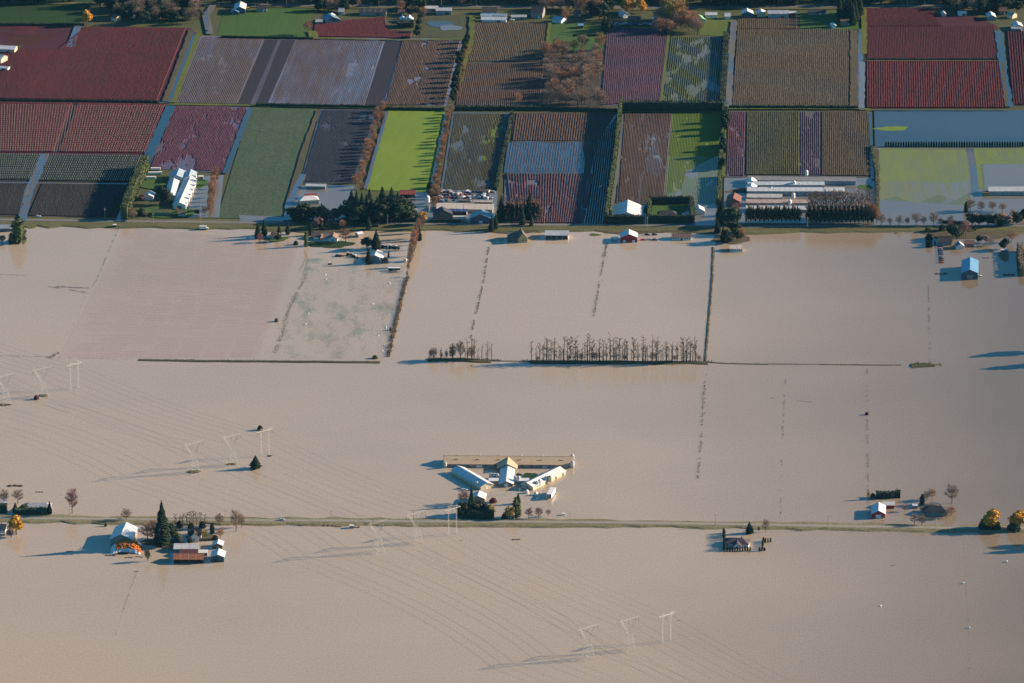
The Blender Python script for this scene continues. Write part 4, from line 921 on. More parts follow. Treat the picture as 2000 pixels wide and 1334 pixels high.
for a, b, w, wall, rise, rm, lab, v in [((1461.5,343.5),(1671,346),13,4.2,1.9,M("dull brown grey roofing", (.30,.28,.27), .6),"farthest and longest of the parallel poultry sheds, dull grey roof",0),
        ((1461,354.5),(1609,354.5),11,3.4,1.6,M("pale green grey roofing", (.60,.64,.62), .5),"second poultry shed from the back, pale roof with a white silo",0),
        ((1460,365.5),(1648,366),12,4.6,1.9,WHITE,"third poultry shed, longest bright roof, light blue wall",0),
        ((1459.5,378.5),(1527,379),11,3.0,1.7,M("dusty cream roofing", (.58,.56,.50), .6),"short poultry shed with dusty cream roof",0),
        ((1458,389),(1583,389.5),11,3.6,1.7,M("rust streaked roofing", (.50,.44,.40), .7, c2=(.42,.22,.16), scale=.15),"poultry shed with rust streaked left roof half",0),
        ((1458,401.5),(1575,402),12,3.4,1.7,M("pale green grey roofing", (.6,.64,.62), .5),"nearest poultry shed just above the windbreak trees",0)]:
    r_, l_, w_ = g1("poultry_shed", lab, "shed", a, b, w, wall, rise, LW, rm, group="parallel poultry sheds", wins=0, doors=[('F',-.40,7,1.6,DARKW)])
g1("shed_porch", "upper white cross gable porch on the left ends of the poultry sheds", "porch", (1468,346), (1467,352), 10, 4, 2.2, LW, WHITE); g1("shed_porch", "lower white cross gable porch on the left ends of the poultry sheds", "porch", (1468,357), (1467,363), 10, 4, 2.2, LW, WHITE)
for k, (x, y, l) in enumerate([(1551,366,"tall white feed silo on the second poultry shed"),(1563,366,"stubby silo just right of the tall one on the second shed"),(1506,378.5,"silo at the far side of the short cream shed"),(1549.5,390,"silo between the short cream shed and the rust streaked shed"),(1542.5,403,"white silo above the dark windbreak trees"),(1575,345.5,"lone silo behind the farthest poultry shed")]):
    silo(x, y, 1.7, 6.0 if k not in (1,) else 3.4, l, "feed silos at the parallel poultry sheds", WHITEW, z=.9)
# ---- far strip along the upper road
far = [("left edge barn with cream roof, upper of two","barn",(-10,88),(31,90),12,4,2,CREAM,WHITE),("left edge barn with cream end wall, lower of two","barn",(-8,106),(8,108),14,5,2.6,CREAM,PALE),("left edge low white shed below the cream barns","shed",(-8,128),(17,130),7,2.6,1,WHITEW,PALE),
 ("blue fronted barn with white roof at the top left pasture","barn",(470,3),(468,13),12,5,2.6,BLUEW,WHITE),("small blue roofed annex in front of the blue fronted barn","annex",(461,15),(459,20),8,3,1.6,BLUEW,BLUER),("dark roofed long house with a bright end wall beyond the green pasture","house",(501,10),(521,10),9,3.6,2.4,GREYW,DARKR),
 ("blue roofed barn with twin white slopes behind the far red field","barn",(642,26),(650,33),16,4,2.4,BLUEW,M("teal slate roofing",(.18,.28,.33),.6)),("white roofed shed notched against the blue barn","shed",(648,25),(646,31),7,4,2,WHITEW,WHITE),("low dark shed at the left corner of the far red field","shed",(617,38),(630,38),8,3,1.4,GREYW,GREYR),
 ("long dark barn with sunlit end wall behind the far red field","barn",(703,16),(755,17),12,3.8,2.4,GREYW,DARKR),("small grey gabled house left of the long dark barn","house",(662,16),(672,16),9,3.4,2.6,GREYW,GREYR),
 ("bright white hipped roof house near the dark hedge block","house",(800,29),(799,34),8,3.6,2.2,WHITEW,WHITE),("tiny white shed left of the bright white roofed house","shed",(786,31),(788,34),6,3,1.6,WHITEW,WHITE),("brown roofed cottage at the tree line above the dark hedge block","house",(778,18),(790,18),8,3,2.4,BROWNW,BROWNR),
 ("cream roofed barn, left of two joined ones above the pond","barn",(830,12),(855,12),8,3.6,1.4,LW,PALE),("grey roofed barn, right of two joined ones above the pond","barn",(852,15),(882,15),10,4.4,1.8,LW,M("soft grey roofing",(.5,.5,.5),.5)),
 ("dark hipped house behind the pale greenhouse shed","house",(942,14),(970,14),12,4,2.6,GREYW,DARKR),("pale blue roofed shed above the long white hoop shed","shed",(940,26),(960,27),7,2.8,1.2,WHITEW,M("pale blue roofing",(.42,.54,.60),.5)),("teal roofed shed right of the pale blue one","shed",(963,26),(989,27),7,2.8,1.2,GREYW,M("teal grey roofing",(.30,.42,.48),.5)),("long white hoop shed at the head of the brown field","shed",(941,32),(989,33),9,2.6,2.2,WHITEW,WHITE),
 ("very large dark roofed farmhouse behind a lawn","house",(1040,11),(1062,12),18,6,5,GREYW,DARKR),("long grey roofed shed left of the large farmhouse","shed",(999,29),(1028,29),8,3,1.2,GREYW,GREYR),("small blue grey house with a white front gable","house",(1083,31),(1101,34),10,3.2,2.2,WHITEW,M("blue grey roofing",(.36,.42,.50),.5)),
 ("tiny red shed with blue roof on the green yard","shed",(1130,46),(1139,46),7,3,1.2,REDW,BLUER),("brown cottage with sunlit end wall under bare trees","house",(1124,20),(1131,19),8,4,2.4,BROWNW,BROWNR),("white porch house above the wrecks row","house",(1214,20),(1224,25),8,3.2,2,WHITEW,PALE),
 ("brown barn with white end wall above the mauve field","barn",(1228,31),(1250,32),12,3.6,2.6,BROWNW,BROWNR),("pale roofed long shed right of the brown barn","shed",(1274,32),(1302,33),9,2.8,1.4,GREYW,PALE),
 ("pale green roofed shed on the lime lawn","shed",(1364,28),(1372,36),7,3,1.6,GREENP,GREENP),("white low house behind the lime lawn","house",(1378,24),(1400,24),9,3.2,1.6,WHITEW,M("light grey roofing",(.6,.6,.6),.5)),("white gabled house left of the big dark hall","house",(1416,25),(1426,25),8,3.4,2.6,WHITEW,WHITE),
 ("blue grey barn with bright white right slope at the far field corner","barn",(1459,16),(1460,22),12,5,2.6,BLUEW,WHITE),("smaller barn with cream right slope beside it","barn",(1486,17),(1487,22),9,4,2,CREAM,WHITE),("long grey roofed hall at the head of the olive field","hall",(1500,20),(1540,20),12,5,2.0,LW,M("rib grey roofing",(.45,.45,.47),.5)),("short white roofed end of the long grey hall","hall",(1538,22),(1554,22),6,5,1,REDW,WHITE),
 ("low dark house on the shaded lawn","house",(1578,18),(1612,18),9,3,2,GREYW,DARKR),("dark bungalow with dull red gable in tree shade","house",(1642,37),(1664,37),10,3.2,2.4,GREYW,BROWNR),("tiny white shed left of the dark bungalow","shed",(1626,44),(1629,48),5,3,1,WHITEW,WHITE),
 ("tiny bright shed in the crimson corner field","shed",(1842,21),(1844,25),4,3,1,CREAM,WHITE),("long pale shed behind the crimson corner field","shed",(1871,22),(1887,22),7,3,1,WHITEW,PALE),("cottage with white right roof slope in the upper right corner","house",(1934,22),(1937,29),9,3.6,2.4,GREYW,WHITE),
 ("brown house in dark trees in the upper right corner","house",(1951,14),(1966,14),10,4,3,BROWNW,BROWNR),("pale green roofed house in the upper right corner","house",(1972,22),(1982,24),9,3.4,2.6,CREAM,M("sage roofing",(.3,.36,.3),.6)),("white roofed garage above the right edge field","garage",(1985,41),(1989,48),10,3.6,1.8,GREYW,WHITE),("low grey shed touching the right edge field","shed",(1976,52),(1996,53),7,3,1,GREYW,GREYR),
 ("pale house half hidden by trees in the top left corner","house",(258,22),(266,24),8,3.6,2.4,CREAM,PALE),("white cottage between dark trees at the upper left","house",(284,22),(292,24),7,3.4,2,WHITEW,WHITE),("brown cottage with pink end wall in the upper left trees","house",(222,27),(231,29),8,3.6,2.6,CREAM,BROWNR)]
for lab, cat, a, b, w, wall, rise, wm, rm in far:
    g1(("far_" + cat) if cat != "house wing" else cat, lab, cat, a, b, w, wall, rise, wm, rm, z=.9, wins=(3 if cat == "house" else 0), doors=[('F',.2,1.6 if cat=="house" else 3,2.2,TRIM if cat=="house" else BROWNW)])
# ------------------------------------------------------------------ power line: four groups of three towers across the flood
GALV = mat("galvanised lattice", (.56,.54,.50), .55, scale=.6, c2=(.40,.39,.36)); INS = mat("insulator glass", (.20,.22,.20), .3)
WIRE = mat("conductor wire", (.20,.20,.20), .6)
def truss_leg(mb, a, b, sa, sb, n, r=.13):
    """square lattice column between a and b, half sizes sa and sb"""
    a, b = Vector(a), Vector(b); d = (b-a).normalized(); x = Vector((1,0,0)); x = (x - d*x.dot(d)).normalized(); y = d.cross(x)
    cs = [(-1,-1),(1,-1),(1,1),(-1,1)]
    pt = lambda t, c: a.lerp(b,t) + (x*c[0]+y*c[1])*(sa+(sb-sa)*t)
    for c in cs: mb.tube([pt(0,c), pt(1,c)], r, 3, cap=False)
    for i in range(n):
        for k in range(4):
            c, e = cs[k], cs[(k+1)%4]
            mb.tube([pt(i/n,c), pt((i+1)/n,e)], r*.6, 3, cap=False)
            if i % 2 == 0: mb.tube([pt(i/n,e), pt((i+1)/n,c)], r*.6, 3, cap=False)
def beam(mb, a, b, h, w, n, r=.11):
    a, b = Vector(a), Vector(b); d = (b-a); up = Vector((0,0,h)); s = Vector((0,w/2,0))
    for k in (-1,1):
        mb.tube([a+s*k, b+s*k], r, 3, cap=False)
    mb.tube([a+up, b+up], r, 3, cap=False)
    for i in range(n):
        p, q = a.lerp(b, i/n), a.lerp(b, (i+1)/n); m_ = p.lerp(q,.5)+up
        for k in (-1,1): mb.tube([p+s*k, m_], r*.6, 3, cap=False); mb.tube([m_, q+s*k], r*.6, 3, cap=False)
def insul(root, x, z, L=3.6):
    mb = MB(); mb.tube([(x,0,z),(x,0,z-L)], .10, 5)
    for i in range(6): mb.lathe([(.10,0),(.24,-.08),(.10,-.16)], 6, c=(x,0,z-.4-i*(L-.6)/6))
    mb.build("insulator", INS, root)
Y_PARTS = {}
def y_tower(px, py, rz, label):
    root = empty("lattice_pylon", P(px,py,0), rz); tag(root, label, "pylon", "pylons of the flooded power line")
    if not Y_PARTS:
        W = 14.5; B_ = 4.3; T_ = 1.5
        for sx, sy in ((-1,-1),(1,-1),(1,1),(-1,1)):
            m = MB(); m.tube([(sx*B_,sy*B_*.8,-.5),(sx*T_,sy*T_,W)], .09, 4); Y_PARTS.setdefault('leg', []).append(m.mesh("leg", GALV))
        m = MB(); n = 5
        c = [(-1,-1),(1,-1),(1,1),(-1,1)]; pt = lambda t, k: Vector((c[k%4][0]*(B_+(T_-B_)*t), c[k%4][1]*(B_*.8+(T_-B_*.8)*t), W*t))
        for i in range(n):
            t0, t1 = (i/n)**.8, ((i+1)/n)**.8
            for k in range(4):
                m.tube([pt(t0,k),pt(t1,k+1)], .05, 3, cap=False); m.tube([pt(t0,k+1),pt(t1,k)], .05, 3, cap=False); m.tube([pt(t1,k),pt(t1,k+1)], .05, 3, cap=False)
        Y_PARTS['bracing'] = [m.mesh("bracing", GALV)]
        for s in (-1,1):
            m = MB(); truss_leg(m, (s*.8,0,W), (s*7.2,0,W+11), .6, .35, 6, .05); Y_PARTS.setdefault('arm', []).append(m.mesh("arm", GALV))
        m = MB(); beam(m, (-10,0,W+11), (10,0,W+11), .7, .7, 12, .055); Y_PARTS['crossarm'] = [m.mesh("crossarm", GALV)]
        for s in (-1,1):
            m = MB(); m.tube([(s*7.2,0,W+11.6),(s*7.4,0,W+13.6)], .1, 3); Y_PARTS.setdefault('peak', []).append(m.mesh("peak", GALV))
    for k, ms in Y_PARTS.items():
        for me in ms: put(k, me, root)
    for x in (-9.7,0,9.7): insul(root, x, 25.5)
    return root, 21.9, 9.7
H_PARTS = {}
def h_tower(px, py, rz, label):
    root = empty("portal_pylon", P(px,py,0), rz); tag(root, label, "pylon", "pylons of the flooded power line")
    if not H_PARTS:
        for s in (-1,1):
            m = MB(); truss_leg(m, (s*4.1,0,-.5), (s*4.1,0,24.5), .36, .32, 12, .04); H_PARTS.setdefault('leg', []).append(m.mesh("leg", GALV))
        m = MB(); m.box((0,-.25,22.2),(16.6,.14,.26)); m.box((0,.25,22.2),(16.6,.14,.26)); H_PARTS['crossarm'] = [m.mesh("crossarm", GALV)]
        m = MB(); m.tube([(-4.1,0,24.4),(0,0,22.4)],.12,4); m.tube([(4.1,0,24.4),(0,0,22.4)],.12,4); m.tube([(-4.1,0,24.4),(-8.1,0,22.4)],.1,4); m.tube([(4.1,0,24.4),(8.1,0,22.4)],.1,4)
        H_PARTS['brace'] = [m.mesh("brace", GALV)]
    for k, ms in H_PARTS.items():
        for me in ms: put(k, me, root)
    for x in (-8.0,0,8.0): insul(root, x, 22.0)
    return root, 18.4, 8.0
sets = {'near': [(10,789),(378,923),(738,1079),(1148,1287)], 'mid': [(83,775),(453,908),(813,1061),(1228,1271)], 'far': [(146,759),(518,890),(884,1044),(1302,1254)]}
gname = ["left edge group","left group above the causeway conifers","group straddling the causeway","bottom group of the picture"]
for key, pts in sets.items():
    W3 = [P(x,y,0) for x,y in pts]; d = (W3[-1]-W3[0]).normalized(); rz = math.atan2(d.y, d.x) + math.pi/2
    ax = Vector((math.cos(rz), math.sin(rz), 0)); tops = []
    for i, (x, y) in enumerate(pts):
        f = h_tower if key == 'far' else y_tower
        lab = {'near':"nearest Y-shaped lattice pylon of the ","mid":"middle Y-shaped lattice pylon of the ","far":"two-legged portal pylon of the "}[key] + gname[i]
        root, z, hx = f(x, y, rz, lab); tops.append((W3[i], z, hx))
    ext = [(W3[0]-(W3[1]-W3[0]), tops[0][1], hx)] + tops + [(W3[-1]+(W3[-1]-W3[-2])*1.1, tops[0][1], hx)]
    for s in (-1,0,1):
        mb = MB(); line_pts = []
        for (p, z, h1), (q, _, _) in zip(ext, ext[1:]):
            for i in range(18):
                t = i/18; c = p.lerp(q, t) + ax*s*h1; line_pts.append((c.x, c.y, z - 5.0*4*t*(1-t)))
        line_pts.append(tuple(ext[-1][0]+ax*s*hx+Vector((0,0,z))))
        mb.tube(line_pts, .055, 3, cap=False)
        o = mb.build("power_line", WIRE); tag(o, {-1:"left",0:"middle",1:"right"}[s] + " conductor strung on the " + {'near':"nearest Y pylons",'mid':"middle row of Y pylons",'far':"two-legged portal pylons"}[key], "power line", "conductors of the flooded power line")
# ------------------------------------------------------------------ street poles
POLE = mat("weathered pole wood", (.34,.28,.22), .9)
_p = {}
def pole(px, py, h, label, z=.8, rz=0.2, lamp=False):
    root = empty("utility_pole", P(px,py,z), rz); tag(root, label, "pole", "utility poles along the roads")
    if not _p:
        m = MB(); m.tube([(0,0,-1),(0,0,10.5)], [.24,.17], 6); _p['post'] = m.mesh("post", POLE)
        m = MB(); m.box((0,.22,9.6),(2.6,.16,.18)); _p['crossarm'] = m.mesh("crossarm", POLE)
        m = MB(); m.lathe([(.05,8.2),(.3,8.25),(.3,9.05),(.05,9.1)], 8, c=(.0,-.5,0)); _p['transformer'] = m.mesh("transformer", STEEL)
    for k, me in _p.items(): put(k, me, root, scale=(1,1,h/10.5))
for i, x in enumerate([205, 299, 391, 581, 669, 757, 945, 1063, 1264, 1473, 1577, 1740, 1904]):
    pole(x, along(road1,x)+(2 if i % 3 else -6), 11, ordw(i)+" utility pole from the left along the main road")
for i, x in enumerate([137, 440, 647, 808, 1004, 1114, 1398, 1618, 1724, 1828]):
    pole(x, along(road2,x)+3.5, 10, ordw(i)+" utility pole from the left along the causeway")
for i, x in enumerate([470, 560, 650, 740, 862, 930, 1725, 1772, 1806]): pole(x, along([(380,8),(2050,9)],x)+4, 11, ordw(i)+" utility pole from the left along the far road")
pole(988.5, 966, 10, "lone utility pole in the flooded yard of the winged farm", 0)
# ------------------------------------------------------------------ trees
# far tree belt behind the upper road: a wood edge, dark
GR = "trees of the far wood edge"
rn = random.Random(17)
def belt(x0, x1, y0, y1, n, kinds, label, group, h=(12,22), z=.9):
    for i in range(n):
        k, leaf = rn.choice(kinds); x = x0+(x1-x0)*(i+rn.random())/n; y = rn.uniform(y0,y1)
        tree(k, x, y, rn.uniform(*h)*1.15, leaf, (lambda s: s+' from the left' if len(s.split())<12 else s)(ordw(i)+' '+label), group, z=z, wide=rn.uniform(.9,1.25))
DK = [('conifer','green'),('round','dark'),('round','dark'),('conifer','dark'),('bare','twig'),('round','dark')]
belt(-30,150,-4,6,18,DK,"dark tree of the wood edge above the pasture",GR); belt(190,390,6,32,30,DK,"dark tree of the upper left grove","trees of the upper left grove",(11,19))
belt(230,392,32,46,24,[('round','dark'),('bare','twig'),('round','green')],"lower front tree of the upper left grove","trees of the upper left grove",(9,15))
belt(400,1200,-6,8,98,DK,"dark tree of the far wood, left half",GR,(10,17)); belt(1200,2010,-8,8,98,DK,"dark tree of the far wood, right half",GR,(11,20))
belt(560,920,4,12,14,[('bare','rust'),('round','dark'),('bare','twig')],"roadside tree on the far road","roadside trees on the far road",(7,12))
belt(1100,1190,18,42,14,[('round','dark'),('bare','twig'),('bare','rust'),('round','green')],"tree of the green yard grove","trees of the grove above the green yard",(9,16))
belt(1180,1192,20,66,4,[('conifer','dark')],"tall thin conifer at the right side of the green yard","conifers by the green yard",(13,18)); belt(1280,1368,40,66,24,[('bare','twig'),('bare','rust')],"bare tree of the lime lawn thicket","trees of the thicket by the lime lawn",(11,17))
belt(1310,1326,20,56,4,[('willow','ochre'),('bare','rust')],"very tall rusty bare tree above the thicket","tall bare trees above the thicket",(24,30)); belt(1372,1450,4,14,12,DK,"dark tree behind the white low house","dark trees behind the white low house",(12,18))
belt(1450,1560,2,12,18,[('round','dark'),('bare','rust'),('conifer','dark')],"dark tree behind the long grey hall","dark trees behind the long grey hall",(13,19)); belt(1640,1680,22,52,13,[('conifer','dark'),('conifer','green')],"dark conifer in the clump on the shaded lawn","conifers on the shaded lawn",(17,25))
belt(1850,2010,8,26,24,DK,"dark tree among the houses in the upper right corner","trees in the upper right corner",(9,16)); belt(780,830,14,34,9,[('round','dark'),('bare','rust')],"tree beside the bright white roofed far house","trees by the bright white roofed far house",(7,12))
belt(620,700,14,22,9,[('round','dark'),('bare','twig')],"tree above the blue roofed far barn","trees above the blue roofed far barn",(8,12)); belt(1055,1100,10,26,7,[('bare','rust'),('bare','twig')],"bare tree right of the large dark farmhouse","bare trees by the large dark farmhouse",(10,14))
tree('round',170,48,17,'gold',"golden tree at the corner of the upper left pasture",wide=.85,z=.9)
tree('round',1224,24,16,'gold',"left golden tree of the pair above the wrecks row",wide=1.0,z=.9); tree('round',1254,25,16,'gold',"right golden tree of the pair above the wrecks row",wide=.8,z=.9); tree('round',1238,22,13,'ochre',"olive tree between the golden pair",z=.9)
tree('bare',602,66,15,'rust',"bare rusty tree at the right edge of the far green pasture",z=.9); tree('column',829,20,15,'dark',"dark thin conifer left of the cream roofed barn",z=.9)
for i,(x,y) in enumerate([(816,62),(818,50),(814,72),(822,38)]): tree('round',x,y,9,'dark',ordw(i)+" dark tree in the belt left of the pond",z=.9)
tree_row('round',[(912,80),(896,130),(884,205)],13,12,'dark',"dark tree from the far end of the belt left of the olive field","trees left of the olive field",z=.9,wide=.7)
hedge([(776,51),(808,51)],14,5,'dark',"dense dark hedge block in the far red field",z=.9); hedge([(1418,70),(1410,203)],6,5,'dark',"dark hedge along the right side of the wet green strips",z=.9)
hedge([(-30,49),(165,50)],3,2.4,'dark',"low dark hedge under the upper left pasture",z=.9); hedge([(432,73),(612,76)],2.5,2,'dark',"low dark hedge under the far green pasture",z=.9); hedge([(1119,70),(1172,70)],2,2,'dark',"low clipped hedge across the green yard",z=.9)
hedge([(1216,217),(1412,217)],7,10.5,'dark',"long tall black green hedge facing the viewer between the field tiers",z=.9,rag=.05); hedge([(1213,212),(1200,330),(1184,437)],3.2,12.5,'olive',"tall narrow olive hedge running away from the road",z=.9,rag=.04)
hedge([(1415,213),(1411,275)],3.5,8,'olive',"tall olive hedge, far section, right of the lime field",z=.9,rag=.1); hedge([(1410,282),(1407,332)],3.5,9,'olive',"tall olive hedge, near section, right of the lime field",z=.9,rag=.1)
for i,(x,y,h) in enumerate([(1417,238,17),(1416,250,20),(1415,262,18),(1413,294,16),(1412,306,18),(1410,332,14)]): tree('round',x,y,h,'dark',ordw(i)+" dark broadleaf tree from the far end behind the olive hedge",z=.9,wide=.55)
hedge([(1406,345),(1402,400)],3,7,'olive',"lower olive hedge beside the flooded yard",z=.9)
hedge([(1424,211.5),(1676,212.5)],3,3.2,'dark',"low dark hedge under the large olive field",z=.9); hedge([(1692,117.5),(1946,117.5)],2,2,'dark',"thin dark hedge between the two right crimson fields",z=.9)
hedge([(500,207),(735,211)],3,3.0,'dark',"dark strip of hedge above the slate field",z=.9); hedge([(752,214),(868,216)],3,3,'dark',"dark strip of hedge above the bright green field",z=.9); hedge([(888,214),(1060,214)],5,4,'dark',"dark strip of hedge above the half drowned stubble",z=.9); hedge([(1060,214),(1205,218)],3,3,'dark',"dark strip of hedge above the long wet field",z=.9)
hedge([(0,196.5),(310,200.5)],2,2,'dark',"thin dark hedge under the big crimson field",z=.9); hedge([(1702,288),(1712,345),(1712,415)],2.5,3,'olive',"ragged low hedge left of the lime ridges",z=.9,rag=.3)
hedge([(1000,222),(968,372)],3,3.5,'dark',"dark ragged hedge between the two wet fields",z=.9,rag=.25)
hedge([(286,328),(264,372),(243,429)],7,14,'olive',"tall leaning olive cypress windbreak left of the farmstead",z=.9,rag=.1)
hedge([(300,417),(334,417)],4,4.2,'green',"clipped hedge in front of the long low house",z=.9); hedge([(1180,436),(1259,436.5)],6,8.2,'dark',"clipped dark hedge in front of the very large white barn",z=.9,rag=.03)
hedge([(1266,434.5),(1354,434.5)],4,7.5,'dark',"front side of the tall rectangular hedge box",z=.9,rag=.03); hedge([(1268,398),(1352,398)],4,7.5,'dark',"back side of the tall rectangular hedge box",z=.9,rag=.03)
hedge([(1268,433),(1268,400)],4,7.5,'olive',"left side of the tall rectangular hedge box",z=.9,rag=.03); hedge([(1353,433),(1351,400)],4,7.5,'olive',"right side of the tall rectangular hedge box",z=.9,rag=.03)
hedge([(770,433),(812,433)],5,4.5,'dark',"dark clipped hedge beside the road left of the golden tree",z=.9); hedge([(838,434),(900,434)],3,3,'dark',"dark roadside hedge in front of the scrapyard houses",z=.9)
hedge([(30,1003),(92,1004)],7,5,'green',"dark hedge in front of the grey house at left",z=0,rag=.3); hedge([(-20,1000),(14,1000)],8,7,'dark',"dark tree hedge at the left edge above the causeway",rag=.3)
hedge([(899,1010),(965,1011)],11,6.5,'dark',"dense dark conifer hedge block in front of the winged farm",rag=.3); hedge([(1711,972),(1737,972)],7,5.2,'dark',"dark clipped hedge behind the red barn",rag=.06); hedge([(1748,971),(1758,971)],6,6,'dark',"short dark hedge right of the grey shed",rag=.06)
hedge([(1996,540),(1991,490)],5,8,'tuft',"tall brown hedge at the right edge beside the barn",rag=.15); hedge([(690,442),(740,443)],8,3.5,'dark',"dark hedge strip between road and flooded pool",rag=.3)
tree_row("column",[(1415.5,1076),(1414,1040)],15,5.2,"green","cypress from the near end of the row left of the bungalow","cypresses left of the bungalow",jit=.2,wide=1.5); tree_row("column",[(1489,1074),(1491,1056)],8,3.6,"green","cypress from the near end of the row right of the bungalow","cypresses right of the bungalow",jit=.15,wide=1.5)
hedge([(1840,436.5),(1890,439.5)],4,3,'dark',"dark shrub band below the road at right",z=.2,rag=.3)
# cypresses round the bungalow
for i in range(10): tree('column',1420.5+i*4.95,1076,3.8+.3*(i%3),'green',ordw(i)+" small cypress from the left in the row before the bungalow","small cypresses before the bungalow",wide=1.15)
for i,(x,y) in enumerate([(1483,1076),(1487,1076.5),(1492,1059),(1495,1059),(1500,1059),(1505,1058.5)]): tree('column',x,y,3.9,'green',ordw(i)+" small cypress of the group right of the bungalow","small cypresses right of the bungalow",wide=1.1)
tree('shrub',1493,1075,2.6,'green',"round shrub at the near end of the right cypress row",wide=.7); tree('conifer',1463.5,1041.5,10.5,'green',"blue green conifer below the causeway by the bungalow",wide=1.5)
tree('bare',1495.5,1039.5,11,'twig',"tall bare tree right of the blue green conifer",wide=.7); tree('bare',1482,1040,5,'twig',"small bare tree between the conifer and the tall bare tree",wide=.7)
# left farm trees
tree('conifer',317,1066,40,'green',"giant dark conifer towering over the left causeway farm",wide=1.15); tree('round',330,1052,13,'dark',"dark broadleaf at the right foot of the giant conifer"); tree('round',343,1056,9,'olive',"olive tree right of the giant conifer")
tree('bare',301,1060,20,'pink',"mauve bare tree against the left side of the giant conifer",wide=.8); tree('bare',289,1056,16,'twig',"bare tree between the large barn and the giant conifer",wide=1.0); tree('bare',247,1017,10,'twig',"bare tree on the causeway behind the large barn",wide=1.2)
for i,(x,y,h) in enumerate([(342,1028,12),(352,1030,11),(357,1032,13),(365,1027,12),(371,1026,13),(377,1025,13),(384,1026,12),(391,1028,13),(400,1030,12)]): tree('poplar',x,y,h,'twig',ordw(i)+" thin bare tree from the left in the row behind the white farmhouse","bare row behind the white farmhouse")
for i,(x,y,h,k) in enumerate([(350,1030,6,'shrub'),(373,1034,6,'shrub'),(395,1031,6,'shrub'),(354,1062,7,'bare'),(371,1064,7,'round')]): tree(k,x,y,h,'dark' if k!='bare' else 'twig',["dark shrub left of the farmhouse behind bare stems","dark shrub directly behind the farmhouse","dark shrub right behind the farmhouse","small bare tree in front left of the farmhouse","dark round tree in front of the farmhouse"][i],z=0,wide=.8)
tree('column',414.5,1042.5,9.5,'green',"slim green conifer right of the white farmhouse",wide=1.3); tree('bare',428,1026,10,'twig',"bare tree on the causeway edge, left of the tall pair"); tree('bare',461,1038,19,'twig',"tall bare tree of the pair right of the left farm",wide=.7); tree('bare',472,1030,11,'twig',"smaller bare tree of the pair right of the left farm",wide=.7)
tree('bare',430,1052,9,'rust',"small tan bare tree behind the white garages"); tree('shrub',420,1054,4,'dark',"dark shrub at the back of the farther white garage"); tree('willow',288,1096,10,'olive',"scraggly drowning bush below the giant conifer",wide=.8); tree('shrub',206,1028,3,'dark',"tiny dark bush by the large barn",wide=.6); tree('bare',399,1055,9,'ochre',"ochre bare tree beside the farmhouse")
tree('round',32,1044,16.5,'gold',"golden tree at the left edge on the causeway",wide=1.0); tree('round',22,1050,9,'twig',"dull brown tree before the golden tree at the left edge",wide=.9)
tree('bare',141,1003,22,'pink',"tall pinkish tree beside the causeway at left",wide=.62); tree('bare',35,983,12,'twig',"spreading bare tree above the left hedge",wide=1.1); tree('bare',8,984,12,'twig',"bare tree at the left edge above the pale shed"); tree('conifer',97,1004,12,'green',"small conifer at the right end of the left hedge",wide=1.2); tree('conifer',30,1000,9,'green',"small conifer at the left end of the left hedge",wide=1.3); tree('shrub',46,998,6,'green',"blue green shrub in the left hedge gap",wide=1.2)
# middle towers bushes
tree('shrub',508,840,4.2,'dark',"dark bush near the portal pylon of the left group",wide=1.0); tree('conifer',499,915,12,'green',"broad green conifer before the portal pylon",wide=1.9); tree('shrub',71,780,3.8,'red',"red brown bush at the foot of the left edge pylon")
# winged farm trees
tree('conifer',921,988,18,'green',"tall conifer left of the small white roofed building",wide=.8); tree('conifer',1012,984,10,'dark',"small dark conifer above the olive cypress",wide=1.1); tree('column',1007,1010,17,'olive',"olive cypress column right of the yellow green tree",wide=1.4); tree('column',1013,1008,12,'olive',"second olive column behind the first",wide=1.3)
tree('round',958,1010,11,'ochre',"yellowish tree at the right end of the dark hedge block",wide=.8); tree('round',995,1014,11.5,'ochre',"yellow green tree left of the olive cypress",wide=.9); tree('shrub',986,1013,5,'dark',"dark shrub under the yellow green tree"); tree('shrub',963,981,4,'red',"dark red bush right of the small white roofed building",wide=1.4); tree('bare',906,984,11,'pink',"pinkish bare tree left of the tall conifer",wide=1.3); tree('column',897,1009,12,'dark',"dark column at the left end of the hedge block",wide=1.4)
for i,(x,y,h,k) in enumerate([(900,1004,12,'conifer'),(908,1006,12,'round'),(918,1005,13,'conifer'),(928,1006,11,'round'),(938,1005,12,'conifer'),(948,1006,11,'round'),(957,1005,10,'conifer'),(903,1008,11,'round')]): tree(k,x,y,h,'dark' if i%2 else 'green',ordw(i)+" tree rising from the dark clump before the winged farm","trees of the dark clump before the winged farm",wide=1.2)
for i,(x,y,h,l) in enumerate([(1033,1012,9,'pink'),(1052,1012,9.5,'pink'),(1071,1008,6,'twig')]): tree('bare',x,y,h,l,ordw(i)+" small bare tree from the left right of the olive cypress","small bare trees right of the winged farm")
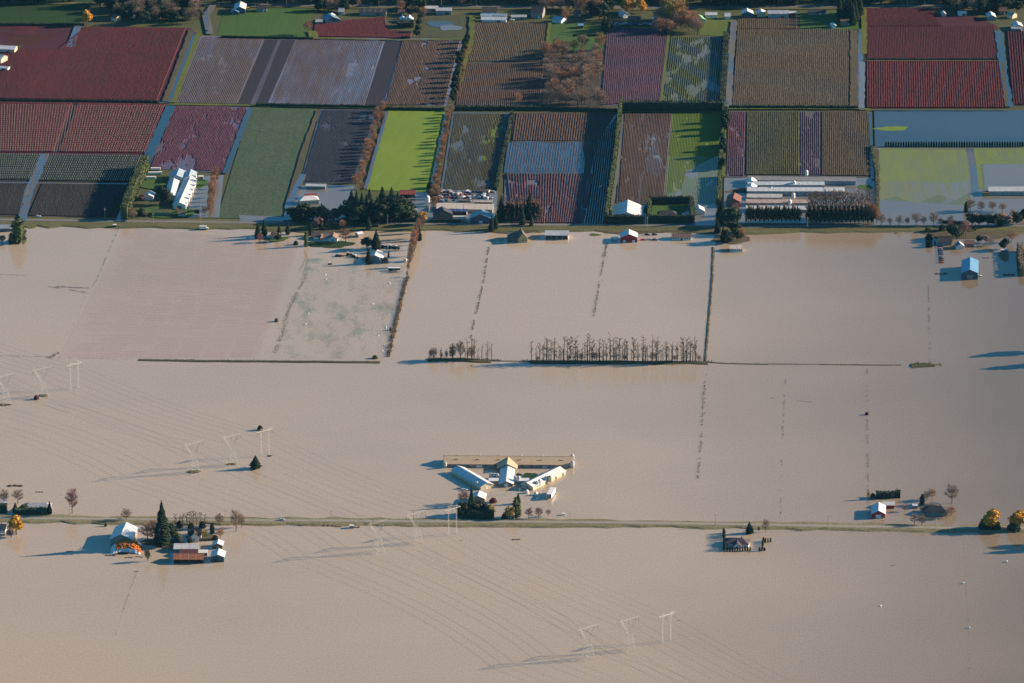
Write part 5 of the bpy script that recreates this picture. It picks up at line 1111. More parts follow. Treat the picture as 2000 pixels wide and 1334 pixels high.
# right farm trees
tree('bare',1859,983,16,'twig',"big bare tree standing in the flood right of the dark house",wide=.95); tree('round',1934,1033,18,'gold',"golden willow on the causeway, left of the right edge pair",wide=1.0); tree('round',1989,1034,17,'gold',"golden willow cut by the right edge",wide=1.0)
tree('shrub',1922,1034,9,'dark',"dark lower growth at the left foot of the golden willow",wide=.9); tree('shrub',1945,1035,8,'dark',"dark lower growth at the right foot of the golden willow",wide=.9); tree('shrub',1980,1036,8,'dark',"dark lower growth under the right edge willow",wide=1.2)
for i,(x,y,h,l) in enumerate([(1786,1024,9,'twig'),(1800,1027,9.5,'twig'),(1850,1012,8.5,'twig'),(1858,1007,8,'rust'),(1820,975,9,'rust'),(1810,978,8,'twig'),(1768,999,6,'rust')]): tree('bare',x,y,h,l,ordw(i)+" bare tree of the loose ring round the dark roofed house","bare trees round the dark roofed house",wide=1.1)
tree('column',1801,985,9,'dark',"dark column tree behind the small dark garage",wide=1.6); tree('shrub',1743,970,5.5,'twig',"brown bush between the two clipped hedges",wide=1.1); tree('shrub',1705,972,4,'olive',"olive bush at the left end of the clipped hedge"); tree('bare',1696,975,7,'ochre',"tan sapling left of the red barn",wide=.6); tree('shrub',1693,810,2.6,'red',"brownish bush alone in the flood above the red barn",wide=1.1)
# middle bank cottonwoods
GB = "bare trees on the middle bank"
for i,(x,h) in enumerate([(1038,20),(1062,19),(1068,22),(1076,21),(1083,22),(1092,17),(1101,24),(1113,15),(1119,17),(1124,20),(1128,19),(1147,27),(1152,25),(1156,17),(1171,18),(1179,20),(1185,17),(1191,18),(1199,23),(1203,23),(1208,21),(1215,17),(1224,20),(1238,19),(1247,16),(1256,25),(1260,17),(1283,24),(1291,14),(1302,18),(1312,17),(1322,18),(1334,22),(1340,22),(1348,19),(1353,17),(1358,20)]):
    tree('snag',x,706.5,h,'twig',ordw(i)+" bare cottonwood from the left on the long middle bank",GB,wide=.8)
for i,(x,h) in enumerate([(841,9),(862,7),(872,8),(884,15),(899,18),(913,19),(922,22),(926,20),(941,14),(953,18),(960,15)]): tree('bare' if i<5 else 'snag',x,702,h,'twig' if i not in (5,6) else 'rust',ordw(i)+" bare tree from the left on the short middle bank","bare trees on the short middle bank",wide=.6 if i<5 else .95)
rn = random.Random(77)
for i in range(46):
    x = 1046+i*6.9+rn.uniform(-2,2); tree(['snag','poplar','snag'][i%3],x,706.5+rn.uniform(-.8,.8),rn.uniform(12,25),['twig','rust','twig','twig'][i%4],ordw(i)+" slighter bare tree from the left filling the long middle bank","slighter trees filling the long middle bank",wide=.75)
for i in range(9):
    x = 845+i*13+rn.uniform(-3,3); tree(['bare','snag','snag'][i%3],x,702+rn.uniform(-.8,.8),rn.uniform(7,13),'twig',ordw(i)+" low bare tree from the left filling the short middle bank","low trees filling the short middle bank",wide=.9)
for i,(x,h) in enumerate([(1135,8),(1162,9),(1275,9),(1111,6),(1050,5),(1220,6),(1318,6),(1365,6)]): tree('bare',x,706,h,'twig',ordw(i)+" low scrub tree between the cottonwoods of the middle bank",GB,wide=1.0)
# willow row and others by the mid road
GW = "bare willows of the row right of the conifer yard"
for i,(x,y,h,l) in enumerate([(824,448,15,'twig'),(818,455,15,'rust'),(815,466,17,'twig'),(812,478,19,'rust'),(809,488,20,'rust'),(806,500,19,'rust'),(803,510,17,'twig'),(800,521,14,'rust'),(797,530,9,'rust'),(795,541,6,'pink')]): tree('willow',x,y,h,l,ordw(i)+" bare willow from the road in the row right of the conifer yard",GW,wide=.6)
tree('conifer',819,470,16,'dark',"dark conifer inside the bare willow row",wide=1.1); tree('round',825,437,13,'gold',"golden tree beside the main road",z=.9,wide=.8); tree('round',818,442,14,'olive',"olive tree left of the golden roadside tree",wide=.6)
for i,(x,y,h,k,l) in enumerate([(504,466,17,'conifer','green'),(516,460,17,'conifer','green'),(545,460,13,'conifer','green'),(562,458,13,'conifer','green'),(508,473,9,'bare','pink'),(543,472,8,'round','dark'),(598,481,15,'column','olive'),(607,460,13,'conifer','dark'),(620,447,12,'round','pink'),(627,449,12,'conifer','dark'),(669,447,9,'bare','rust'),(675,474,14,'bare','rust'),(720,449,14,'conifer','green'),(735,487,20,'conifer','dark'),(717,486,13,'round','dark'),(720,515,16,'conifer','dark'),(759,503,6,'column','dark'),(752,512,5,'shrub','pink'),(578,478,4,'shrub','dark'),(656,447,7,'round','dark'),(640,444,6,'bare','twig'),(700,444,5,'shrub','dark')]):
    tree(k,x,y,h,l,["tall conifer at the left end of the roadside yard","second tall conifer of the roadside yard","conifer right of the white walled house","isolated conifer between the two white houses","mauve bare tree below the tall conifers","dark round tree in front of the white walled house","olive column tree left of the green lawn","dark conifer above the dark garage","pinkish round tree on the verge above the lawn house","dark conifer on the verge above the lawn house","low bare tree right of the verge conifer","spreading rusty bare tree right of the lawn house","conifer on the road edge above the white carport","big dark conifer beside the white carport","dark mass of broadleaf left of the big conifer","dark conifer left of the stepped barn","small dark column right of the stepped barn","pinkish shrub at the stepped barn corner","tiny dark shrub in the flood left of the olive column","dark round bush on the road edge","low bare bush on the road edge","dark shrub right of the low bare bush"][i],wide=1.6 if i==13 else 1.05)
tree('shrub',540,628,3.4,'pink',"round red brown bush alone in the drowned canes field"); tree('shrub',763,645,3,'pink',"pinkish bush on the hedgerow bank",wide=.8); tree('shrub',732,700,3,'olive',"olive bush at the dyke corner",wide=1.5)
# north of the road
for i,(x,y,h,k,l) in enumerate([(578,433,15,'round','dark'),(590,434,16,'round','dark'),(602,435,14,'round','green'),(622,434,17,'round','dark'),(634,434,17,'round','green'),(645,435,12,'bare','twig'),(583,422,12,'round','green'),(612,428,13,'round','dark')]): tree(k,x,y,h,l,ordw(i)+" dark round tree of the mass in front of the cream house","dark trees before the cream house",z=.9,wide=.95)
for i,(x,y,h,k,l) in enumerate([(687,425,29,'conifer','green'),(697,430,31,'conifer','dark'),(707,420,24,'conifer','green'),(716,428,26,'conifer','dark'),(727,431,22,'round','dark'),(737,428,24,'conifer','green'),(747,418,29,'conifer','dark'),(765,416,27,'conifer','green'),(777,424,26,'conifer','dark'),(787,428,24,'round','dark'),(770,430,22,'round','dark'),(693,434,14,'round','twig'),(712,434,14,'round','dark'),(745,434,14,'round','dark'),(792,424,18,'round','green'),(757,432,12,'round','dark')]): tree(k,x,y,h,l,ordw(i)+" tree of the tall dark conifer grove by the road","tall dark conifer grove",z=.9,wide=1.15)
# rust brown tree belts between fields
tree_row('willow',[(746,214),(735,245),(722,290),(708,335),(698,372)],30,9,'rust',"rusty bare tree from the far end of the belt left of the green field","rusty belt left of the green field",z=.9,wide=1.05,jit=4,hj=.3)
tree_row('willow',[(878,214),(870,262),(858,320),(850,372),(848,405)],32,7.5,'rust',"rusty bare tree from the far end of the belt right of the green field","rusty belt right of the green field",z=.9,wide=1.05,jit=3,hj=.35)
tree_row('shrub',[(838,366),(846,378),(846,392)],5,6,'dark',"dark shrub at the near end of the right rusty belt","shrubs of the right rusty belt",z=.9,wide=.9)
for i,(x,y,h,k) in enumerate([(683,430,20,'round'),(702,434,18,'round'),(722,424,30,'conifer'),(732,434,16,'conifer'),(752,430,20,'round'),(760,426,24,'conifer'),(782,432,18,'round'),(798,430,14,'round'),(708,432,28,'conifer'),(742,434,20,'round'),(573,428,13,'round'),(596,428,17,'round'),(628,428,17,'conifer'),(652,432,13,'round')]): tree(k,x,y,h,'dark' if i%2 else 'green',ordw(i)+" inner tree of the dark roadside groves","inner trees of the dark roadside groves",z=.9,wide=1.25)
tree_row('willow',[(913,82),(905,130),(893,204)],16,8,'rust',"thin rusty tree left of the olive brown field, from the far end","thin rusty trees left of the olive field",z=.9,wide=.7)
belt(1066,1178,96,212,74,[('bare','twig'),('bare','rust'),('bare','twig'),('poplar','rust')],"bare tree of the brown leafless wood","trees of the leafless wood",(10,17)); belt(1060,1085,100,140,6,[('bare','twig')],"small bare tree at the upper left corner of the leafless wood","trees of the leafless wood",(9,12))
tree('bare',1012,206,14,'rust',"orange brown bare tree at the foot of the brown canes",z=.9,wide=.9)
tree_row('poplar',[(700,206),(770,210),(880,211)],16,11,'twig',"bare poplar from the left in the row above the bright green field","thin poplar row above the green field",z=.9,jit=2)
tree_row('willow',[(422,347),(415,378),(410,425)],9,14,'rust',"tan bare tree from the far end left of the grey green crop","tan trees left of the grey green crop",z=.9,wide=.75)
for i,(x,y,h,k,l) in enumerate([(322,398,15,'round','dark'),(316,385,12,'round','dark'),(277,392,7,'round','pink'),(255,424,9,'bare','rust'),(262,428,8,'bare','twig'),(285,424,6,'bare','twig'),(400,422,10,'bare','twig'),(385,420,6,'round','dark'),(346,418,6,'bare','rust'),(277,420,7,'shrub','dark')]): tree(k,x,y,h,l,["dark tree beside the short white barn","second dark tree left of the short white barn","pinkish tree before the small white shed","rusty bare tree at the foot of the windbreak","bare tree by the road at the windbreak foot","small bare tree left of the long low house","bare tree in the flooded corner of the farmstead","dark round tree right of the low houses","small rusty tree between the low houses","dark shrub left of the long low house"][i],z=.9)
tree('column',36,473,25,'olive',"tall broad cypress with sunlit right side at the left edge",wide=2.1); tree('round',4,474,8,'rust',"rusty bush at the left edge below the cypress house"); tree('column',22,476,11,'dark',"dark column beside the left edge house",wide=1.6)
# poplars and conifers right of the scrapyard
for i in range(16): tree('snag',974+i*5.4,431-(i%3)*2,21+(i*7%5),'rust' if i>10 else 'twig',ordw(i)+" bare poplar from the left in the stand right of the scrapyard","poplar stand right of the scrapyard",z=.9,wide=.85)
for i in range(14): tree('poplar',978+i*6,427-(i%4)*2,16+(i*5%5),'rust',ordw(i)+" thin rusty poplar of the back line in the same stand","thin rusty poplars behind the stand",z=.9)
for i in range(9): tree('dark_crown',983+i*8.5,430,15+(i*5%6),'dark',ordw(i)+" dark-leaved tree from the left in the poplar stand","dark-leaved trees of the poplar stand",z=.9)
for i,(x,y,h) in enumerate([(979,432,27),(1035,430,30),(1021,440,17),(1038,442,12),(960,452,16),(968,448,17)]): tree('conifer',x,y,h,'green' if i%2 else 'dark',["dark conifer at the left end of the poplar stand","tall dark conifer inside the poplar stand","broad conifer at the road below the poplar stand","small grey green conifer at the road below the stand","conifer below the road left of the weathered barn","second conifer below the road left of the weathered barn"][i],z=.5)
# conifers near the white house, and windbreak rows
for i,(x,y,h,k) in enumerate([(1409,434,26,'conifer'),(1420,440,18,'round'),(1433,442,19,'round'),(1401,455,15,'conifer'),(1412,470,15,'conifer'),(1422,474,13,'round'),(1440,470,12,'round'),(1432,458,14,'round')]): tree(k,x,y,h,'dark' if i%2 else 'green',ordw(i)+" dark tree of the clump left of the windbreak rows","dark clump left of the windbreak",z=.4,wide=1.1)
tree('bare',1437,420,12,'pink',"pinkish bare tree above the dark clump",z=.9); tree('round',1426,430,9,'ochre',"yellowish bush tree above the dark clump",z=.9); tree('bare',1447,470,12,'rust',"rusty bare tree right of the dark clump")
for i in range(25): tree('dark_crown',1458+i*4.3,437-(i%2)*3,16+(i*3%4),'ochre' if i%6==1 else 'dark',ordw(i)+" row tree from the left in the front windbreak","front windbreak left of the gap",z=.9)
for i in range(31): tree('dark_crown',1577+i*4.2,439-(i%2)*3,17+(i*3%6),'dark',ordw(i)+" dark row tree from the left in the windbreak right of the gap","windbreak right of the gap",z=.9)
for i in range(31): tree('poplar',1579+i*4.2,430-(i%3)*3,26+(i*3%5),['twig','rust'][i%2],ordw(i)+" bare poplar from the left behind the windbreak right of the gap","bare poplars behind the windbreak",z=.9,wide=.8)
for i,(x,h) in enumerate([(1696,22),(1701,20),(1706,21),(1711,17)]): tree('willow',x,438,h,'rust',ordw(i)+" orange brown tree at the right end of the windbreak","orange brown trees at the windbreak end",z=.9,wide=.5)
for i,(x,h) in enumerate([(1721,12),(1738,8),(1756,10),(1772,8),(1789,13),(1804,9),(1823,13),(1836,8),(1856,10)]): tree('bare',x,440,h,'twig',ordw(i)+" small bare roadside tree from the left after the windbreak","small bare roadside trees",z=.9,wide=.95)
for i in range(56): tree('column',1730+i*4.95,286,5.4,'dark',ordw(i)+" little dark tree from the left in the row below the blue field","little trees below the blue flooded field",z=1.2,wide=1.25)
tree('column',1887,415,11,'dark',"dark cypress at the left end of the farm garden",z=.9,wide=1.3)
for i,(x,y,h,k,l) in enumerate([(1895,411,12,'bare','twig'),(1916,412,10,'bare','twig'),(1938,412,10,'bare','twig'),(1958,414,9,'bare','rust'),(1899,440,13,'round','dark'),(1912,441,12,'round','dark'),(1930,441,13,'round','dark'),(1944,441,13,'round','dark'),(1952,440,13,'conifer','dark'),(1968,440,10,'round','twig'),(1985,438,12,'round','dark'),(1998,430,12,'round','dark'),(1905,434,9,'bare','rust'),(1958,430,8,'round','rust'),(1978,425,8,'bare','rust')]): tree(k,x,y,h,l,ordw(i)+" tree of the dark garden belt at the right end of the main road","garden belt at the right end of the road",z=.9,wide=1.1)
for i,(x,y,h,k,l) in enumerate([(1860,464,15,'round','dark'),(1869,468,15,'round','dark'),(1886,462,15,'bare','pink'),(1905,452,7,'column','dark'),(1961,487,12,'round','dark'),(1975,473,11,'bare','rust'),(1926,474,8,'round','twig'),(1912,474,8,'round','dark'),(1935,480,8,'bare','twig'),(1815,482,6,'shrub','dark'),(1814,468,6,'shrub','dark'),(1856,450,9,'bare','pink'),(1812,453,5,'shrub','olive'),(1838,452,7,'round','dark'),(1846,475,5,'round','dark'),(1826,478,6,'conifer','green')]): tree(k,x,y,h,l,["left dark tree of the big maple pair","right dark tree of the big maple pair","pinkish bare tree right of the maple pair","little dark column near the road at right","round dark tree by the white carport","rusty bare tree near the right edge","brown tree behind the cottage yard","dark tree left of the brown one","bare tree in the shaded cottage yard","dark shrub on the boundary line","second dark shrub on the boundary line","pinkish bare tree beside the road above the maples","olive shrub at the top of the boundary line","dark round tree before the dormered house","low dark tree below the dormered house","small conifer at the left of the dormered house"][i],wide=1.0)
# ------------------------------------------------------------------ drowned hedgerows and weeds in the water
tufts([(955,482),(946,540),(936,590),(926,630),(920,660)],1.6,3.0,1.6,'tuft',"drowned weeds tracing the fence line left of centre",s=.6,gap=.3)
tufts([(1185,475),(1177,520),(1168,570),(1160,618)],1.8,3.0,1.4,'tuft',"drowned weeds on the fence line below the red barn",s=.6,gap=.3); tufts([(1187,474),(1178,515)],4,2.5,1.2,'tuft',"thicker weeds at the head of that fence line",s=.5,gap=.1)
tufts([(1813,550),(1815,620),(1817,708)],1.4,1.8,1.3,'tuft',"thin weeds on the fence line at right",s=.5,gap=.45); tufts([(1384,712),(1377,745),(1373,800),(1370,860),(1362,945)],2.4,2.6,1.4,'tuft',"dark weed clumps on the drowned fence below the bank end",s=.6,gap=.45)
tufts([(1535,718),(1531,800),(1528,880),(1524,1008)],1.5,1.6,1.3,'tuft',"faint weeds on the second drowned fence",s=.5,gap=.55); tufts([(1693,716),(1694,800),(1695,880),(1696,972),(1697,1020)],1.6,1.8,1.3,'tuft',"faint weeds on the third drowned fence",s=.5,gap=.5)
tufts([(232,446),(215,485),(190,545),(176,566)],1.0,2.0,1.1,'tuft',"broken weed line in the left flood",s=.5,gap=.5); tufts([(166,580),(140,640),(126,660)],.8,1.0,.9,'tuft',"end of the broken weed line in the left flood",s=.4,gap=.6)
tufts([(96,560),(135,566),(170,572)],1.2,4,1.0,'tuft',"slanting weed bar in the left flood",s=.6,gap=.05); tufts([(110,560),(150,562),(176,563)],2.2,4,1.6,'tuft',"dark weed bar with a thick right end",s=.6,gap=.2); tufts([(0,536),(50,538)],1.2,3,1.0,'tuft',"weed bar at the left edge",s=.5,gap=.1)
tufts([(0,695),(60,696),(100,697)],1.2,3,1.0,'tuft',"weed line continuing the dyke to the left edge",s=.5,gap=.15); tufts([(95,700),(104,696),(112,690)],3.0,6,2.0,'tuft',"tangle of branches on the dyke line",s=.5,gap=0); tufts([(112,699),(270,702)],.8,2.4,.8,'tuft',"thin weed line joining the dyke",s=.4,gap=.2)
tufts([(758,697),(768,650),(780,600),(790,560),(796,540)],3.2,9,2.4,'tuft',"dense hedgerow bank between the pasture and the open flood",s=.8,gap=.05); tufts([(759,697),(770,650),(783,595),(795,545)],2.4,4,1.8,'rust',"tan reeds in the hedgerow bank",s=.7,gap=.2)
tufts([(1394,484),(1389,570),(1383,640),(1377,706)],2.2,3,1.5,'tuft',"reeds on the long bank right of centre",s=.6,gap=.25); tufts([(1395,484),(1390,570),(1384,640),(1379,706)],1.4,3,1.3,'rust',"tan reeds on the long bank",s=.6,gap=.2)
tufts([(272,701.5),(560,705),(742,706.5)],3,4,1.1,'tuft',"weeds on the left dyke",s=.6,gap=.15); tufts([(836,701),(960,704),(1120,706),(1380,707)],6,7,2.0,'tuft',"scrub on the middle bank",s=.8,gap=.15); tufts([(1385,708),(1600,711.5),(1700,712),(1760,713)],1.0,2.4,.8,'tuft',"thin weed line right of the middle bank",s=.5,gap=.25)
tufts([(1786,711),(1826,712)],6,10,2.2,'tuftg',"weeds on the small knoll",s=.8,gap=0)
tufts([(1502,777),(1516,778)],1.0,4,.8,'tuft',"short dark debris bar in the flood",s=.5,gap=0); tufts([(1557,783),(1585,785)],1.0,4,.8,'tuft',"longer dark debris bar in the flood",s=.5,gap=0)
tufts([(718,785),(708,840)],.8,.5,.8,'tuft',"faint vertical weed trace above the winged farm",s=.4,gap=.4); tufts([(271,1110),(255,1150),(238,1200),(226,1240)],1.0,1.2,1.0,'tuft',"faint weeds trailing below the left farm",s=.5,gap=.4)
tufts([(1884,1060),(1887,1150),(1893,1230),(1894,1334)],1.0,.6,1.0,'tuft',"faint weeds near the bottom right",s=.5,gap=.5); tufts([(603,522),(590,555),(575,580),(562,610),(556,635),(548,660),(536,690)],4,6,.7,'tuft',"dark drowned wheel track in the pasture",s=.6,gap=.1)
tufts([(616,520),(600,560),(588,590)],6,2,.4,'tuft',"second dark track in the pasture",s=.6,gap=.15); tufts([(585,478),(600,500),(585,530)],2,2,.9,'tuft',"weeds at the pasture corner",s=.5,gap=.3)
scatter([(635,500),(790,500),(745,700),(560,700)],4200,.25,.5,'tuft',"drowned weeds scattered over the pasture",3,clump=.06,thr=.55); scatter([(640,530),(790,520),(748,700),(600,700)],4200,.25,.6,'tuftg',"green drowned grass scattered over the pasture",8,clump=.035,thr=.56)
scatter([(752,560),(772,570),(762,640),(738,680)],420,.4,.7,'gold',"orange leaves drifting beside the hedgerow bank",9,clump=.07,thr=.56,name="leaf_litter")
CANE = field_mat("drowned reddish canes", G(168,134,116), G(158,130,114))
def hrows(q, n, label, m):
    TL, TRr, BR, BL = [P(x,y,.03) for x,y in q]; mb = MB(); rn2 = random.Random(8)
    for i in range(n):
        u = (i+.5)/n; a, b = TL.lerp(BL,u), TRr.lerp(BR,u); L = (b-a).length; k = int(L/22)
        ph = rn2.random()*14; a = a+(b-a).normalized()*ph
        for j in range(k):
            if rn2.random() < .10: continue
            p, q2 = a.lerp(b, j/k), a.lerp(b, (j+rn2.uniform(.8,1))/k); w = rn2.uniform(.25,.6)
            mb.face([p, q2, q2+Vector((0,w,.02)), p+Vector((0,w,.02))]); 
    o = mb.build("crop_rows", m); tag(o, label, "crop", kind='stuff')
hrows([(255,446),(585,474),(500,698),(118,698)], 82, "rows of drowned reddish canes just breaking the flood", CANE)
# white trellis posts over the netted bushes
pm = MB(); pm.box((0,0,1.3),(.42,.42,2.6)); pmesh = pm.mesh("trellis_post", M("pale post", (.72,.70,.52), .7))
def posts(q, nx, ny, label, n_obj, grp):
    TL, TRr, BR, BL = [P(x,y,.5) for x,y in q]; mb = MB(); k = 0
    for j in range(ny-1,-1,-1):
        for i in range(nx):
            u, v = (i+.5)/nx, (j+.5)/ny; p = TL.lerp(TRr,u).lerp(BL.lerp(BR,u),v)
            if k < n_obj: o = put("trellis_post", pmesh, None, p); tag(o, ordw(i)+' post from the left, '+ordw(ny-1-j)+' row from the road, '+label, "post", grp)
            else: mb.box(tuple(p+Vector((0,0,1.3))),(.42,.42,2.6),bottom=False)
            k += 1
    if mb.f: o = mb.build("trellis_posts", pmesh.materials[0]); tag(o, "pale trellis posts, farther rows, " + label, "posts", kind='stuff')
posts([(-20,302),(80,303),(60,352),(-20,352)],22,11,"left of the track",110,"trellis posts left of the track")
posts([(94,303),(278,306),(254,356),(72,354)],40,11,"right of the track",190,"trellis posts right of the track")
posts([(-20,206),(320,209),(284,300),(-20,298)],64,22,"pale trellis posts among the bright crimson canes",0,"x")
# ------------------------------------------------------------------ vehicles and small things
CARS = [M("car paint "+n, c, .3) for n, c in (("white",(.7,.7,.7)),("black",(.03,.03,.035)),("silver",(.4,.42,.44)),("red",(.4,.04,.03)),("blue",(.05,.12,.3)),("beige",(.4,.35,.27)))]
_car = {}
def car(px, py, rz, ci, label, z=0.0, group=None, name="parked_car", big=1.0, sink=0.0):
    root = empty(name, P(px,py,z), rz); root.location.z -= sink; tag(root, label, "car", group); root.scale = (big,)*3
    if ci not in _car:
        b = MB(); secs = [(-2.2,.45,.95),(-2.1,.35,1.05),(-1.3,.3,1.1),(1.0,.3,1.05),(2.1,.35,.9),(2.25,.45,.75)]
        for (x0,l0,h0),(x1,l1,h1) in zip(secs, secs[1:]):
            b.face([(x0,-.88,h0),(x1,-.88,h1),(x1,.88,h1),(x0,.88,h0)]); b.face([(x0,-.9,l0),(x1,-.9,l1),(x1,-.88,h1),(x0,-.88,h0)]); b.face([(x0,.88,h0),(x1,.88,h1),(x1,.9,l1),(x0,.9,l0)])
        b.face([(-2.2,.9,.45),(-2.2,-.9,.45),(-2.2,-.88,.95),(-2.2,.88,.95)]); b.face([(2.25,-.9,.45),(2.25,.9,.45),(2.25,.88,.75),(2.25,-.88,.75)])
        b.face([(-1.5,-.7,1.55),(.3,-.7,1.55),(.3,.7,1.55),(-1.5,.7,1.55)])
        g = MB(); 
        for q in ([(-1.9,-.85,1.08),(.95,-.85,1.06),(.3,-.7,1.53),(-1.5,-.7,1.53)],[(.95,.85,1.06),(-1.9,.85,1.08),(-1.5,.7,1.53),(.3,.7,1.53)],[(.95,-.85,1.06),(.95,.85,1.06),(.3,.7,1.53),(.3,-.7,1.53)],[(-1.9,.85,1.08),(-1.9,-.85,1.08),(-1.5,-.7,1.53),(-1.5,.7,1.53)]): g.face(q)
        _car[ci] = (b.mesh("body", CARS[ci]), g.mesh("windows", GLASS))
    if 'w' not in _car:
        w = MB(); w.tube([(0,-.12,.34),(0,.12,.34)], .34, 10); _car['w'] = w.mesh("wheel", DARKW)
    put("body", _car[ci][0], root); put("windows", _car[ci][1], root)
    for sx in (-1.35,1.35):
        for sy in (-.82,.82): put("wheel", _car['w'], root, (sx,sy,0))
    return root
car(551,along(road2,551)-.3,0,0,"white car driving along the causeway",1.08,name="car"); car(1911,540,0,0,"white vehicle at the right side of the blue roofed barn",big=1.3,sink=.3)
rn = random.Random(31)
WR = []; CN = ["white","black","silver","red","blue","beige"]; ROWN = ["farthest","second farthest","second nearest","nearest"]
for i in range(130):
    j = i % 4; x = 852+rn.uniform(0,112); y = [376,381.5,387,392.5][j]+rn.uniform(-1.6,1.6)
    if x > 922 and y > 389: y -= 8
    if rn.random() < .72: ci = rn.choice([0,1,1,2,5,3,1,4,2,1]); WR.append((j, x, car(x, y, rn.uniform(-.5,.5)+(1.57 if rn.random()<.3 else 0), ci, CN[ci]+" wrecked vehicle", 1.0, "wrecks in the scrapyard", "wrecked_car")))
    else:
        o = empty("scrap_crate", P(x,y,1.0), rn.uniform(0,3)); WR.append((j, x, o)); tag(o, "box", "crate", "crates in the scrapyard")
        b = MB(); L, w, h = rn.uniform(2,5), rn.uniform(1.6,2.4), rn.uniform(1.2,2.6); b.box((0,0,h/2),(L,w,h)); b.build("body", rn.choice([WHITEW,RUST,DARKW,BLUEW,CREAM,WHITEW]), o); l_ = MB(); l_.box((0,0,h+.08),(L+.15,w+.15,.15)); l_.build("lid", rn.choice([WHITE,BROWNR,GREYR]), o)
for j in range(4):
    for k, (_, _, o) in enumerate(sorted([w for w in WR if w[0] == j], key=lambda w: w[1])): o['label'] = ordw(k) + " piece from the left, a " + o['label'] + ", in the " + ROWN[j] + " scrapyard row"
for i in range(26):
    ci = rn.choice([1,2,0,4,1,3]); x = 1200+i*3.7+rn.uniform(-1,1); car(x, 48+rn.uniform(-2,3), rn.uniform(-.4,.4), ci, ordw(i)+" vehicle from the left, "+CN[ci]+", in the row above the mauve field", 1.0, "wrecks row above the mauve field", "wrecked_car")
for i,(x,y,c,l) in enumerate([(1264,459,1,"dark car right of the red barn, nearer the barn"),(1278,459,1,"dark car right of the red barn, farther one"),(1268,468.5,2,"silver car in the row below the dark cars"),(1256,469,3,"red car in the row below the dark cars"),(1279,469,1,"black car in the row below the dark cars"),(898,955,2,"drowned silver vehicle left of the tall conifer"),(908,958,0,"drowned white vehicle left of the tall conifer"),(404,62,1,"dark truck in the flooded lane at upper left"),(862,22,0,"white car in front of the grey roofed barn"),(640,38,1,"dark car behind the far red field"),(1000,40,0,"small white car at the head of the brown field"),(874,28,4,"blue car by the grey roofed barn"),(1180,56,1,"dark car on the green yard edge"),(1014,928,1,"dark vehicle behind the middle wing"),(660,500,1,"dark tractor among the drowned machines"),(797,382,3,"red car before the dull red roofed barn"),(806,384,0,"white car before the dull red roofed barn"),(75,424,0,"pale car on the main road at left")]): car(x,y,rn.uniform(-.3,.3),c,l,0 if 440<y and y<1010 else .9,sink=.3 if y>440 else 0,big=1.15)
# trees nursery liners by the fence at right: row of parked vehicles seen end on
for i in range(9): car(1836+.25*i*2-i*.2,482-(-i*3.9),R(8),[1,2,1,4,1,2,1,1,3][i],ordw(i)+" parked vehicle from the far end in the line left of the blue barn",0,"line of vehicles left of the blue barn",sink=.4,big=1.1)
# white tank on legs by the bright green field, drowned machines, wrapped bales
silo(835,398,2.3,7,"white tank on a tower beside the bright green field",None,WHITEW,z=.9)
def machine(px, py, label, c, s=1.0):
    o = empty("farm_machine", P(px,py,0), rn.uniform(-.4,.4)); tag(o, label, "machine"); o.scale=(s,)*3
    b = MB(); b.box((0,0,.8),(3.4,1.2,.7)); b.box((-.9,0,1.5),(1.2,1.1,1.0)); b.build("body", c, o)
    r = MB(); r.box((-.9,0,2.1),(1.5,1.3,.12)); r.build("cab_roof", TRIM, o)
    for x, rr in ((-1.1,.8),(1.3,.5)):
        for y in (-.8,.8): w = MB(); w.tube([(x,y-.15,rr*.7),(x,y+.15,rr*.7)], rr, 9); w.build("wheel", DARKW, o)
machine(667,501,"red machine at the left end of the drowned machines",CARS[3],1.2); machine(682,499,"tall dark machine in the middle of the drowned machines",DARKW,1.5); machine(691,501,"dark machine right of the tall one",DARKW,1.1); machine(696,503,"yellow cream machine at the right end of the drowned machines",CREAM,1.4); machine(645,517,"dark machine alone below the others",DARKW,1.0)
machine(482,18,"bright yellow loader by the blue fronted barn",YEL,1.6); machine(750,484,"dark implement behind the stepped barn",DARKW,1.6); machine(765,485,"second dark implement behind the stepped barn",DARKW,1.5); machine(776,486,"third dark implement behind the stepped barn",DARKW,1.4)
bm = MB(); bm.tube([(-.7,0,.5),(-.6,0,.5),(.6,0,.5),(.7,0,.5)],[.45,.8,.8,.45],12); bme = bm.mesh("wrapped_bale", WHITEW)
for i,(x,y,l) in enumerate([(1966,1098,"white wrapped bale nearest the right edge, farthest of the floating four"),(1882,1140,"white floating bale straight above the lowest one"),(1893,1227,"lowest white floating bale near the right edge"),(1720,1184,"smallest white floating bale, left of the others")]):
    o = put("wrapped_bale", bme, None, P(x,y,-.1), rn.uniform(0,3), (1.0,1.0,1.1) if i<3 else (.7,)*3); tag(o,l,"bale","floating white bales")
for i,(x,y) in enumerate([(636,537),(637,546),(643,513),(761,554),(793,547),(728,594),(603,613),(597,634),(768,640),(754,640),(754,643),(739,656),(750,675),(755,678),(759,681),(756,684),(747,686),(705,660)]):
    o = put("wrapped_bale", bme, None, P(x,y,-.2), rn.uniform(0,3), (.75,)*3); o.name = "white_bag"; tag(o,ordw(i)+" small white bag from the top of the drowned pasture","bag","white bags over the drowned pasture")
gm = MB()
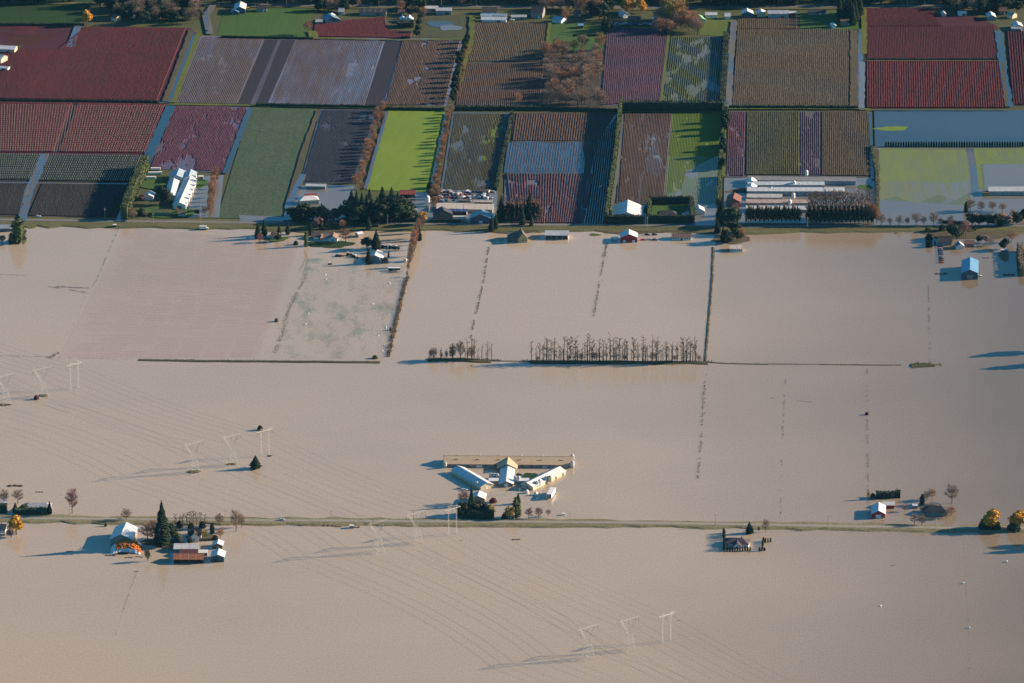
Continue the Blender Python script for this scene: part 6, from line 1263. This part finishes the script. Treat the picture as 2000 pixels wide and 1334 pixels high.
for i,(x,y,s,l) in enumerate([(216,1085,4,"left of the brown heaps under the covered barn heap"),(252,1089,3,"middle brown heap under the covered barn heap"),(272,1088,3,"right brown heap under the covered barn heap"),(136,1077,2.4,"dark heap alone left of the left farm"),(266,1116,1.8,"small dark heap below the left farm"),(1008,1054,3.2,"dark heap alone below the causeway, centre"),(641,1027,5,"flat dark heap under the causeway grass"),(694,1030,3.5,"brown heap beside the small white hut"),(30,949,6,"dark debris bar above the left hedge"),(77,961,3,"small debris heap above the left hedge"),(660,1029,2.6,"small dark heap beside the flat one"),(1838,535,5,"brown debris bar left of the blue barn"),(1925,504,3,"brown debris heap right of the blue barn"),(1970,537,5,"scattered timber at the right edge"),(1743,1105,1.5,"tiny debris bar above the smallest bale"),(900,1056,1.2,"tiny dark lump beside the portal pylon"),(1325,1212,1.2,"tiny dark lump right of the bottom portal pylon")]):
    c = P(x,y,0); r2 = random.Random(i); mb = MB(); L = s*1.3
    for k in range(3): 
        q = Vector(((k-1)*L*.55, r2.uniform(-.4,.4), 0)); mb.lathe([(s*.42,-.3),(s*.36,.3*s*.25),(s*.16,.5*s*.3),(.03,.6*s*.3)], 7, c=tuple(q))
    o = mb.build("debris_heap", mat("brown rubbish", (.10,.06,.045), .9, scale=1.0), None, tuple(c)); tag(o, l, "heap", "debris heaps in the flood")
flat("hut","small white hut beside the curved bush under the causeway","hut",687,1031,3.4,3,2.2,GREYW,WHITE)
flat("floating_crate","pale crate drifting right of the winged farm","crate",1101,1006,2.0,2.0,1.4,WHITEW,WHITE)
# ------------------------------------------------------------------ thin blue air between the aircraft and the valley
hz, nt, bb = newmat("air"); nt.nodes.remove(bb)
pv = nt.nodes.new("ShaderNodeVolumePrincipled"); pv.inputs['Density'].default_value = 3.8e-6; pv.inputs['Color'].default_value = (.22,.62,1,1)
nt.links.new(pv.outputs[0], nt.nodes['Material Output'].inputs['Volume'])
m_ = MB(); m_.box((0,0,799),(16000,16000,1600)); tag(m_.build("haze", hz), kind='stuff')
# tall trees just beyond the right edge whose shadows reach into the picture
for x, y, h, l in ((2058,684,28,"tall tree beyond the right edge, farthest"),(2072,709,26,"tall tree beyond the right edge, second"),(2085,1060,24,"tall tree beyond the right edge below the causeway"),(2076,1070,22,"smaller tree beyond the right edge below the causeway")): tree('round',x,y,h,'dark',l,wide=.55)
